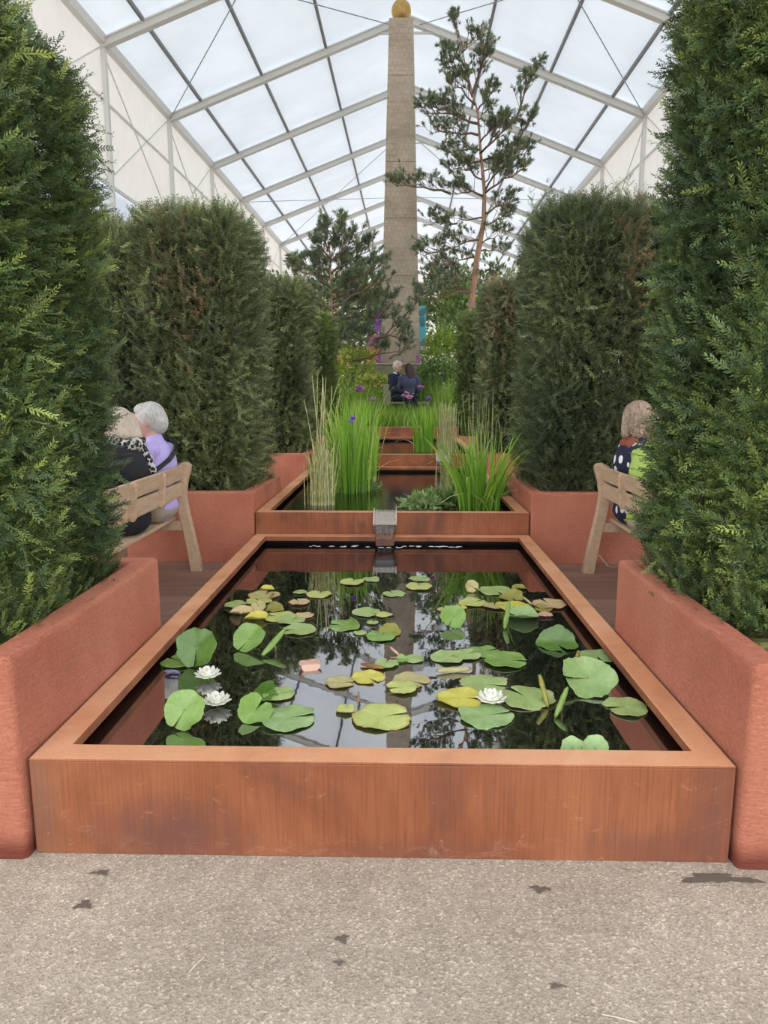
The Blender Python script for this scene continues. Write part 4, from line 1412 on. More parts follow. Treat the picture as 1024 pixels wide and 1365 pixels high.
def iris_flower(parent, O, top, base, size, m, seed=0):
    r = random.Random(seed)
    b = MB(); b.tube([tuple(Vector(base) - O), tuple((Vector(base) + Vector(top)) / 2 - O + Vector((.01, 0, 0))), tuple(Vector(top) - O)], .005, 6)
    st = b.build('flower_stem', M['iris_stem'], parent, smooth=True)
    b = MB(); T = Vector(top) - O
    for k in range(6):
        a = 2 * math.pi * k / 6 + r.random() * .3
        fall = k % 2 == 0
        d = Vector((math.cos(a), math.sin(a), 0)); s = Vector((-math.sin(a), math.cos(a), 0))
        pts = []
        for i in range(5):
            t = i / 4
            z = (.25 * t - .75 * t * t) * size if fall else (.9 * t - .2 * t * t) * size
            rad = size * (.95 * t if fall else .42 * math.sin(t * 2.2))
            w_ = size * .46 * math.sin(math.pi * min(1, t * .85 + .10))
            for j in (-1, 0, 1):
                pts.append(T + d * rad + s * w_ * j + Vector((0, 0, z + (.06 * size if j == 0 else 0))))
        fs = []
        for i in range(4):
            for j in range(2):
                q = i * 3 + j; fs.append((q, q + 1, q + 4, q + 3))
        b.add(pts, fs)
    o = b.build('flower', m, parent, smooth=True)
    sm = o.modifiers.new('t', 'SOLIDIFY'); sm.thickness = .0015
    return o
M['iris_stem'] = mat('iris stem', (.14, .27, .05), .5)


def iris(label, c, rad, n, h, seed, lean=.22, w=.020, flowers=(), group=None, dead=3, hvar=.3):
    r = np.random.default_rng(seed)
    root = empty('iris_clump', c); tag(root, label, 'iris', group)
    O = Vector(c)
    rr_ = rad * np.sqrt(r.random(n)); a = r.random(n) * 6.283
    P = np.stack([rr_ * np.cos(a) * 1.2, rr_ * np.sin(a), 0 * a], 1)
    az = a + r.normal(0, .7, n)
    H = h * (1 - hvar * r.random(n)); ln = np.abs(r.normal(lean, lean * .6, n)) * (.4 + rr_ / rad)
    dr = np.where(r.random(n) < .18, .25 + .3 * r.random(n), .03 * r.random(n))
    t0 = np.clip(.48 + .2 * r.normal(size=n), .05, .9)
    k = dead
    if k:
        ln[:k] = 1.2 + .5 * r.random(k); H[:k] *= .55; dr[:k] = .7; t0[:k] = .97
    V, Q, n_, qn = blades(P, H, az, ln, dr, w * (.7 + .5 * r.random(n)), r)
    tt = np.repeat(t0, qn) + np.tile(np.repeat(np.linspace(-.08, .12, 6), 2), n)
    np_mesh('leaves', V, Q, np.clip(tt, 0, 1), M['iris'], root, smooth=True)
    for i, (p, sz, m) in enumerate(flowers):
        iris_flower(root, O, p, (c[0] + (p[0] - c[0]) * .5, c[1] + (p[1] - c[1]) * .3, c[2]), sz, M[m], seed + i)
    return root


def rushes(label, c, rx, ry, n, h, seed, thick=.0055, lean=.12, tint=.55, hmin=.45, group=None):
    r = np.random.default_rng(seed)
    root = empty('rush_clump', c); tag(root, label, 'rush', group)
    V, Q, T = [], [], []
    off = 0
    S, N = 14, 5
    for i in range(n):
        x, y = r.normal(0, rx * .5), r.normal(0, ry * .5)
        hh = h * (hmin + (1 - hmin) * r.random()); a = r.random() * 6.28; l = abs(r.normal(0, lean)) * hh
        rings = []
        base_t = np.clip(tint + .2 * r.normal(), 0, 1)
        for k in range(S + 1):
            t = k / S
            cxx, cyy, cz = x + math.cos(a) * l * t ** 1.6, y + math.sin(a) * l * t ** 1.6, hh * t
            rad = thick * (1 - .55 * t)
            for q in range(N):
                b_ = 2 * math.pi * q / N
                V.append((cxx + rad * math.cos(b_), cyy + rad * math.sin(b_), cz))
        for k in range(S):
            for q in range(N):
                Q.append((off + k * N + q, off + k * N + (q + 1) % N, off + (k + 1) * N + (q + 1) % N, off + (k + 1) * N + q))
                T.append(np.clip(base_t + (.3 if k % 3 == 0 else -.05), 0, 1))
        off = len(V)
    np_mesh('stems', V, Q, T, M['rush'], root, smooth=True)
    return root


def leafy(name, label, cat, c, rad, n, leaf, mkey, seed, squash=(1, 1, 1), flat=.0, group=None, stems=True, bias=.5, shell=.55, blossoms=None, parts_name='leaves', core=True):
    """rounded bush of pointed leaves over a few stems"""
    r = np.random.default_rng(seed)
    root = empty(name, c); tag(root, label, cat, group)
    u = unit(r.normal(0, 1, (n, 3)))
    u[:, 2] = np.where(u[:, 2] < -.55, -u[:, 2], u[:, 2])
    k = shell + (1 - shell) * r.random((n, 1))
    lump = 1 + .16 * np.sin(u[:, 0:1] * 5 + seed) * np.sin(u[:, 1:2] * 6 + 1) + .12 * np.sin(u[:, 2:3] * 8 + seed)
    sq = np.array(squash)
    P = u * k * rad * lump * sq + np.array([0, 0, rad * sq[2] * .8])
    D = unit(u * .8 + r.normal(0, .5, (n, 3)) + [0, 0, .35])
    Nn = unit(np.cross(D, r.normal(0, 1, (n, 3)) * (1 - flat) + np.array([0, .01, 0])))
    tv = np.array([[0, 0, 0], [.45, .22, .04], [1, 0, -.03], [.45, -.22, .04]], float)
    V = place(tv, P, D, Nn, leaf * (.6 + .7 * r.random(n))).reshape(-1, 3)
    Q = np.arange(4 * n).reshape(-1, 4)
    np_mesh(parts_name, V, Q, np.clip(bias + .2 * r.normal(size=n) + .15 * (k[:, 0] - .8), 0, 1), M[mkey], root)
    if stems:
        b = MB()
        for i in range(7):
            a = 6.28 * i / 7; e = Vector((math.cos(a) * rad * sq[0] * .55, math.sin(a) * rad * sq[1] * .55, rad * sq[2] * (.8 + .3 * r.random())))
            b.tube([(0, 0, 0), e * .5 + Vector((0, 0, .05 * rad)), e], [.02 * rad + .004, .014 * rad + .003, .004], 6)
        b.build('stems', M['twig'], root, smooth=True)
    if blossoms:
        mk, bn, bs = blossoms
        b = MB()
        for i in range(bn):
            uu = unit(r.normal(0, 1, 3)); uu[2] = abs(uu[2]); uu[1] = -abs(uu[1])
            p = uu * rad * 1.02 * sq + np.array([0, 0, rad * sq[2] * .8])
            for j in range(5):
                q = p + r.normal(0, bs * .6, 3); b.ell(tuple(q), (bs * .55, bs * .55, bs * .45), 7, 5)
        b.build('blossoms', M[mk], root, smooth=True)
    return root

Z2, Z3 = ZW[1], ZW[2]
W2 = lambda X, Y: at_z(X, Y, Z2)
# second pool, left
c = W2(468, 656)
fl = at_y(470, 560, c.y - .1)
iris('tall iris with one open violet flower in the left of the second pool', tuple(c), .16, 95, 1.02, 3, .13, .021, [((fl.x, fl.y, fl.z), .058, 'purple')], dead=4)
c = W2(492, 640)
iris('iris clump behind the violet flowered one in the second pool', tuple(c), .10, 40, .92, 4, .12, .02, dead=3)
c = W2(428, 672)
rushes('dense pale banded rushes at the left edge of the second pool', tuple(c), .125, .13, 110, .62, 5, .0062, .10, .6, .5)
c = W2(420, 660)
rushes('sparse tall rushes rising behind the dense left rushes', tuple(c + Vector((.06, .25, 0))), .12, .14, 14, 1.28, 6, .0075, .14, .55, .6)
c = W2(440, 640); leafy('marginal_plant', 'low leafy water plant at the foot of the tall iris', 'water plant', (c.x + .02, c.y + .15, Z2 - .02), .16, 260, .055, 'waterplant', 7, (1.2, 1, .7), stems=False, bias=.45)
c = W2(478, 652); leafy('marginal_plant', 'spreading leafy water plant before the iris by the middle', 'water plant', (c.x + .03, c.y - .05, Z2 - .03), .15, 260, .06, 'waterplant', 8, (1.4, 1, .5), stems=False, bias=.5)
c = W2(447, 610); leafy('marginal_plant', 'pale leafy water plant among the banded rushes', 'water plant', (c.x - .08, c.y - 1.2, Z2 + .15), .14, 180, .05, 'waterplant', 18, (.9, 1, 1.3), stems=True, bias=.7)
# second pool, right
c = W2(638, 680)
fl = at_y(628, 610, c.y + .2)
iris('broad bright iris at the right front of the second pool', tuple(c), .15, 95, .76, 9, .30, .024, [((fl.x, fl.y, fl.z), .035, 'purple')], dead=3)
c = W2(640, 668)
rushes('thin tall rushes behind the bright right iris', tuple(c + Vector((.05, .35, 0))), .28, .2, 30, 1.12, 10, .005, .06, .25, .55)
c = W2(592, 668)
rushes('thin green rushes left of the bright right iris', tuple(c), .10, .12, 34, .62, 11, .0045, .07, .3, .5)
for X, Y, rd, b_, sd, l in [(560, 677, .15, .72, 12, 'pale low water plant just right of the central spout'), (585, 668, .12, .45, 13, 'low green water plant between spout and bright iris'),
                            (606, 672, .13, .40, 14, 'dark low water plant left of the bright iris foot'), (664, 668, .15, .40, 15, 'low water plant in the right corner of the second pool'), (612, 655, .10, .6, 16, 'small pale water plant behind the bright iris')]:
    c = W2(X, Y); leafy('marginal_plant', l, 'water plant', (c.x, max(c.y, Y0 + BAY + .22), Z2 - .03), rd, 170, .075, 'waterplant', sd, (1.25, 1, .5), stems=False, bias=b_)
# third pool
W3 = lambda X, Y: at_z(X, Y, Z3)
c = W3(568, 602); iris('upright iris in the right of the third pool', tuple(c), .16, 75, .74, 20, .16, .022, dead=3)
c = W3(490, 600); iris('iris clump at the left of the third pool', tuple(c + Vector((-.12, .1, 0))), .2, 75, .92, 21, .15, .022, dead=3)
c = W3(594, 603); rushes('pale banded rushes beside the spout of the third pool', tuple(c), .13, .12, 70, .80, 22, .0062, .06, .75, .6)
c = W3(462, 590); iris('loose iris at the far left of the third pool', tuple(c), .2, 45, .85, 23, .25, .02, dead=2)
# stray pale lily leaves in the third pool
# ------------------------------------------------------------------ the bed and the garden behind
r_ = np.random.default_rng(77)
def meadow(name, label, x0, x1, y0, y1, z, n, h, w, seed, bias=.5, lean=.35):
    r = np.random.default_rng(seed)
    P = np.stack([x0 + (x1 - x0) * r.random(n), y0 + (y1 - y0) * r.random(n), np.full(n, z)], 1)
    V, Q, n_, qn = blades(P, h * (.55 + .6 * r.random(n)), r.random(n) * 6.28, np.abs(r.normal(lean, .2, n)), .25 * r.random(n), w * (.6 + .8 * r.random(n)), r, seg=4)
    cl = .5 + .5 * np.sin(P[:, 0] * 4.1) * np.sin(P[:, 1] * 3.3 + 1)
    t = np.clip(bias + .25 * (cl - .5) + .15 * r.normal(size=n), 0, 1)
    o = np_mesh(name, V, Q, np.repeat(t, qn), M['grass'], None, smooth=True)
    tag(o, label, 'grass', kind='stuff')
_, yb0, yb1, zb_ = POOL[3]
meadow('grass', 'bright dense grass filling the topmost steel trough', -HWID + .05, HWID - .05, yb0 + .35, yb0 + 2.0, zb_ - .04, 2600, .36, .014, 1, .5)
b = MB(); rp = random.Random(4)
for i in range(220):
    x, y = rp.uniform(-HWID + .06, HWID - .06), rp.uniform(yb0 + .06, yb0 + .42); s_ = rp.uniform(.012, .026)
    b.ell((x, y, zb_ - .028 + s_ * .4), (s_, s_ * .8, s_ * .6), 7, 5)
tag(b.build('gravel', mat('pale pebbles', (.46, .44, .40), .8), smooth=True), 'pale pebbles along the front edge of the topmost trough', 'gravel', kind='stuff')
b = MB(); b.box((-7, Y0 + BAY * 4 + .01, .0), (7, 34, FLOORZ - .02)); tag(b.build('floor_bank', M['soil']), kind='structure')
meadow('grass', 'tall grass left of the seated couple', -2.4, -.30, 14.6, 16.9, FLOORZ - .03, 2600, .95, .014, 2, .5)
meadow('grass', 'tall grass right of the seated couple', .85, 2.8, 14.6, 16.9, FLOORZ - .03, 2600, .95, .014, 5, .5)
meadow('grass', 'short grass in front of the seated couple', -.3, .85, 14.5, 15.0, FLOORZ - .03, 900, .5, .013, 4, .5)
meadow('grass', 'feathery grass at the foot of the obelisk', -3.0, 3.2, 16.1, 17.0, FLOORZ - .03, 2600, 1.35, .012, 3, .35)
# irises in the bed and tall grassy clumps either side of the couple
for X, Y, D, h, sd, l in [(488, 545, 13.4, .62, 30, 'iris clump left in the topmost trough'), (585, 545, 13.5, .6, 31, 'iris clump right in the topmost trough'), (600, 540, 14.2, .75, 32, 'grassy iris far right of the couple'),
                          (466, 540, 14.2, .75, 33, 'grassy iris far left of the couple'), (560, 545, 13.9, .45, 34, 'short iris in front of the woman in dusky blue'), (515, 545, 13.8, .42, 35, 'short iris in front of the man in navy')]:
    p = at_y(X, Y, D); iris(l, (p.x, D, zb_ - .05), .2, 60, h, sd, .3, .018, dead=0)

def head_flower(label, X, Y, D, size, m, zbase, kind='ball', seed=0):
    p = at_y(X, Y, D); r = random.Random(seed)
    root = empty('lupin' if kind == 'spike' else 'garden_flower', (p.x, D, zbase)); tag(root, label, 'flower')
    hz = p.z - zbase
    b = MB(); b.tube([(0, 0, 0), (.015, 0, hz * .5), (0, 0, hz)], [.006, .005, .004], 6); b.build('stem', M['iris_stem'], root, smooth=True)
    b = MB()
    if kind == 'spike':
        for i in range(70):
            t = r.random(); a = r.random() * 6.28; rad = size * .34 * (1 - t * .8)
            b.ell((math.cos(a) * rad, math.sin(a) * rad, hz - size * .6 + t * size * 1.5), (size * .13, size * .13, size * .10), 6, 4)
    else:
        for i in range(34):
            d = Vector((r.gauss(0, 1), r.gauss(0, 1), r.gauss(0, 1))).normalized() * size * .5 * (.5 + .5 * r.random())
            b.ell((d.x * 1.25, d.y, hz + d.z * .7), (size * .18, size * .18, size * .13), 6, 4)
    b.build('flower_head', M[m], root, smooth=True)
for i, (X, Y, D, sz, m, kd, l) in enumerate([
        (480, 518, 14.6, .17, 'mauve', 'ball', 'mauve flower head upper left of the seated man'), (496, 532, 14.0, .12, 'mauve', 'ball', 'mauve flower head lower left of the seated man'),
        (546, 529, 13.7, .11, 'pinkpetal', 'ball', 'pink flower in front of the dark haired woman'), (538, 527, 13.9, .08, 'mauve', 'ball', 'small lilac flower in front of the dark haired woman'),
        (571, 531, 13.9, .10, 'purple', 'ball', 'small dark violet flower right of the couple'), (584, 490, 17.0, .17, 'mauve', 'spike', 'mauve lupin spike right of the couple'),
        (505, 480, 17.4, .19, 'mauve', 'spike', 'tall dusky lupin spike left of the obelisk foot'), (491, 499, 17.0, .20, 'mauve', 'spike', 'broad dusky lupin spike beside the yellow azalea'),
        (557, 482, 17.3, .17, 'mauve', 'spike', 'dusky lupin spike at the right edge of the obelisk foot'), (561, 516, 15.0, .12, 'mauve', 'ball', 'mauve flower at the shoulder of the dark haired woman')]):
    head_flower(l, X, Y, D, sz, m, FLOORZ - .05, kd, i)
def bush(X, Y, D, rad, n, leaf, mk, sd, l, sq=(1, 1, 1), bias=.5, bl=None, name='shrub', cat='shrub', z=None):
    p = at_y(X, Y, D)
    zc = (p.z - rad * sq[2] * .8) if z is None else z
    leafy(name, l, cat, (p.x, D, zc), rad, n, leaf, mk, sd, sq, bias=bias, blossoms=bl)
bush(473, 500, 16.2, .50, 1500, .10, 'azalea', 40, 'yellow green azalea with peach blossoms left of the couple', (.95, .8, 1.25), .55, ('peachpetal', 9, .045), 'azalea')
bush(497, 520, 15.6, .42, 900, .09, 'azalea', 41, 'lower yellow green azalea beside the seated man', (1.0, .8, .8), .6, ('peachpetal', 4, .04), 'azalea')
bush(585, 503, 16.6, .42, 1300, .10, 'shrub', 42, 'dark rounded shrub right of the couple', (1.2, 1, .95), .35)
bush(618, 440, 18.6, .9, 3200, .12, 'shrub', 43, 'tall olive shrub behind the right yews, nearest the obelisk', (.80, .8, 1.5), .58)
bush(588, 405, 21.5, .8, 2000, .12, 'shrub', 44, 'tall shrub with pink flowers far right of the obelisk', (.75, .8, 1.6), .55, ('pinkpetal', 26, .07))
bush(596, 480, 17.6, .7, 1800, .10, 'azalea', 45, 'light green shrub right of the obelisk foot', (1.0, .8, 1.0), .3)
bush(470, 440, 20.5, 1.35, 3600, .13, 'shrub', 46, 'broad brownish shrub behind the left pine', (.95, .8, 1.3), .62)
bush(440, 480, 18.0, .9, 2000, .12, 'shrub', 47, 'dark shrub at the foot of the left pine', (1, .8, 1.2), .42)
bush(500, 425, 24, .9, 1500, .14, 'shrub', 48, 'shrub with pink flowers left behind the obelisk', (.8, .8, 1.2), .5, ('pinkpetal', 22, .08))
bush(640, 470, 22, 2.2, 3600, .2, 'shrub', 49, 'large shrub mass behind the right hand yews', (1.2, .8, 1.2), .4)
bush(405, 480, 23, 2.0, 3000, .2, 'shrub', 50, 'large shrub mass behind the left hand yews', (1.2, .8, 1.2), .4)
# bright display boards of other exhibits, far behind
def board(label, X0, Y_0, X1, Y1, D, cols):
    a, c = at_y(X0, Y1, D), at_y(X1, Y_0, D)
    root = empty('display_board', ((a.x + c.x) / 2, D, FLOORZ - .03)); tag(root, label, 'display board')
    z0, z1 = a.z - FLOORZ + .03, c.z - FLOORZ + .03; hw = (c.x - a.x) / 2
    for k, col in enumerate(cols):
        za, zb2 = z0 + (z1 - z0) * k / len(cols), z0 + (z1 - z0) * (k + 1) / len(cols)
        MB().box((-hw, -.03, za), (hw, .03, zb2 - .004)).build('panel', col, root, bevel=.004)
    for sg in (-1, 1):
        MB().box((sg * hw * .85 - .03, .03, 0), (sg * hw * .85 + .03, .09, z1)).build('post', M['alu_light'], root)
def patt(name, a, b_, sc):
    m, nt, bb = new_mat(name)
    v = nt.nodes.new('ShaderNodeTexVoronoi'); v.inputs['Scale'].default_value = sc; lk(nt, coords(nt), v.inputs['Vector'])
    lk(nt, ramp(nt, v.outputs['Distance'], [(0, a), (.42, b_)], 'CONSTANT'), bb.inputs['Base Color']); bb.inputs['Roughness'].default_value = .6
    return m
cy = patt('turquoise print', (.14, .30, .36), (.16, .68, .80), 5); wp = patt('white print', (.25, .32, .30), (.75, .82, .82), 4)
pu = patt('violet print', (.20, .05, .35), (.50, .16, .72), 4); og = patt('orange print', (.62, .34, .20), (.82, .45, .18), 4); pk = patt('pink print', (.5, .15, .35), (.75, .25, .55), 4)
board('turquoise patterned display board right behind the obelisk', 553, 408, 568, 478, 19.6, [wp, cy, cy])
board('violet patterned display board left behind the obelisk', 498, 408, 512.5, 442, 18.9, [pu, pu])
board('orange and pink display board low left behind the obelisk', 489, 446, 510, 492, 18.9, [og, og, pk])

# ------------------------------------------------------------------ water lilies
ZP = ZW[0]
LILY_N = [0]
def pad(X, Y, hw, colr, label, kind='flat', ang=0.0, tilt=0.0, fold=60, fdir=0.0, foff=.15, up=0.0, group=None, stalk=False, notch=.28, sx=1.0, z=0.0):
    """lily leaf whose middle floats at a spot of the pool; hw is its half width in the photograph"""
    LILY_N[0] += 1
    r = np.random.default_rng(LILY_N[0] * 17 + 3)
    p = at_z(X, Y, ZP + .006)
    rad = hw * px_size(p)
    ns = 46
    rhos = [0.0, .2, .4, .6, .78, .9, .97, 1.0]
    V, rho_a, ang_a = [], [], []
    ph = r.random(4) * 6.28
    lobes = .035 * np.sin(3 * np.linspace(0, 6.28, ns) + ph[0]) + .03 * np.sin(7 * np.linspace(0, 6.28, ns) + ph[1]) + .018 * r.normal(size=ns)
    for i, q in enumerate(rhos):
        for k in range(ns):
            t = k / (ns - 1)
            wn = notch * (1 - .35 * (1 - q))
            a = ang + wn / 2 + t * (2 * math.pi - wn)
            e = 1 + lobes[k] * q ** 2 - .10 * math.exp(-(min(t, 1 - t) / .04) ** 2) * q
            x, y = q * rad * e * math.cos(a) * sx, q * rad * e * math.sin(a)
            zz = rad * (.03 * q ** 3 * math.sin(5 * a + ph[2]) + .035 * q ** 4 * math.sin(2 * a + ph[3]) - .05 * math.exp(-(q / .18) ** 2))
            V.append([x, y, zz]); rho_a.append(q); ang_a.append(a)
    V = np.array(V)
    if kind == 'fold':       # one lobe bent up along a crease
        d = np.array([math.cos(fdir), math.sin(fdir)])
        u = V[:, 0] * d[0] + V[:, 1] * d[1] - foff * rad
        lat = -V[:, 0] * d[1] + V[:, 1] * d[0]
        f = math.radians(fold); m = u > 0
        rb = rad * .10
        th = np.minimum(u / rb, f); over = np.maximum(u - rb * f, 0)
        un = np.where(m, rb * np.sin(th) + over * math.cos(f), u)
        zn = np.where(m, rb * (1 - np.cos(th)) + over * math.sin(f), 0)
        un = un + foff * rad
        V = np.stack([un * d[0] - lat * d[1], un * d[1] + lat * d[0], V[:, 2] * np.where(m, .3, 1) + zn], 1)
    elif kind == 'roll':     # leaf still rolled into a tube
        d = np.array([math.cos(fdir), math.sin(fdir)])
        u = -V[:, 0] * d[1] + V[:, 1] * d[0]; l = V[:, 0] * d[0] + V[:, 1] * d[1]
        rb = rad * .145
        th = u / rb
        rr2 = rb * (1.12 - .05 * np.abs(th)) * np.sqrt(np.clip(1 - .92 * (l / rad) ** 2, .04, 1))
        un = rr2 * np.sin(th); zn = rb - rr2 * np.cos(th)
        V = np.stack([l * d[0] - un * d[1], l * d[1] + un * d[0], zn], 1)
    elif kind == 'cup':
        q = np.array(rho_a); V[:, 2] += rad * .42 * q ** 2 * np.abs(np.sin(np.array(ang_a) - fdir)) 
    if kind in ('flat', 'fold') and tilt > 20: V[:, 2] += rad * .17 * np.array(rho_a) ** 2 * (.7 + .3 * np.cos(2 * np.array(ang_a)))
    rot = Matrix.Identity(3)
    if tilt or up:
        ax = Vector((math.cos(fdir + math.pi / 2) if kind == 'roll' else 1, math.sin(fdir + math.pi / 2) if kind == 'roll' else 0, 0))
        rot = Matrix.Rotation(-R(tilt) if kind == 'roll' else R(tilt), 3, ax)
        V = V @ np.array(rot).T
    zoff = -V[:, 2].min() + .002 if (tilt or kind in ('roll',)) else 0.004 + .008 * r.random()
    root_z = ZP + max(zoff if (tilt or kind == 'roll') else zoff, 0) + z
    nq = len(rhos)
    Q = []
    for i in range(nq - 1):
        for k in range(ns - 1):
            a = i * ns + k; Q.append((a, a + 1, a + ns + 1, a + ns))
    me = bpy.data.meshes.new('water_lily_leaf')
    me.from_pydata([tuple(v) for v in V], [], Q)
    for nm, arr in (('rho', rho_a), ('ang', ang_a)):
        at = me.attributes.new(nm, 'FLOAT', 'POINT'); at.data.foreach_set('value', np.array(arr, dtype=np.float32))
    o = link('water_lily_leaf', me, PADC[colr], None, True)
    o.location = (p.x, p.y, root_z)
    sm = o.modifiers.new('t', 'SOLIDIFY'); sm.thickness = .0022; sm.offset = 0
    tag(o, label, 'lily pad', group)
    if stalk or tilt > 20:
        b = MB(); b.tube([(0, 0, 0), (.004, .01, -(root_z - ZP) * .5), (.0, .02, -(root_z - ZP) - .01)], [.0045, .004, .004], 6)
        b.build('stalk', M['stalk'], o, smooth=True)
    return o

def lily_flower(X, Y, rad, label, tilt=0):
    p = at_z(X, Y, ZP + .03)
    root = empty('water_lily_flower', (p.x, p.y, ZP + .012)); tag(root, label, 'water lily flower')
    b = MB()
    for ring, (n, el, ln, wd) in enumerate([(8, .28, 1.0, .30), (8, .62, .92, .27), (7, .98, .78, .22), (5, 1.25, .6, .17)]):
        for k in range(n):
            a = 2 * math.pi * k / n + ring * .4
            d = Vector((math.cos(a), math.sin(a), 0)); s = Vector((-math.sin(a), math.cos(a), 0))
            pts = []
            for i in range(5):
                t = i / 4
                e = el * (.55 + .55 * t)
                rr3 = rad * ln * t
                c = d * rr3 * math.cos(e) + Vector((0, 0, rr3 * math.sin(e)))
                w_ = rad * wd * math.sin(math.pi * (.08 + .88 * t)) ** .8
                for j in (-1, 0, 1):
                    pts.append(c + s * w_ * j + Vector((0, 0, .05 * rad * abs(j))))
            fs = []
            for i in range(4):
                for j in range(2):
                    q = i * 3 + j; fs.append((q, q + 1, q + 4, q + 3))
            b.add(pts, fs)
    o = b.build('petals', M['petal'], root, smooth=True)
    sm = o.modifiers.new('t', 'SOLIDIFY'); sm.thickness = .0015
    b = MB()
    for k in range(16):
        a = k * 2.4; q = rad * .16 * math.sqrt(k / 16)
        b.tube([(q * math.cos(a) * .5, q * math.sin(a) * .5, rad * .15), (q * math.cos(a), q * math.sin(a), rad * .55)], [.0018, .001], 5)
    b.build('stamens', M['stamen'], root)
    b = MB(); b.tube([(0, 0, .004), (0, .01, -.03)], .004, 6); b.build('stalk', M['stalk'], root)
lily_flower(277, 898, .062, 'white water lily flower nearer the left rim, the upper of two')
lily_flower(289, 933, .062, 'white water lily flower at the left, the lower of two')
lily_flower(655, 930, .066, 'white water lily flower resting among pads right of middle')

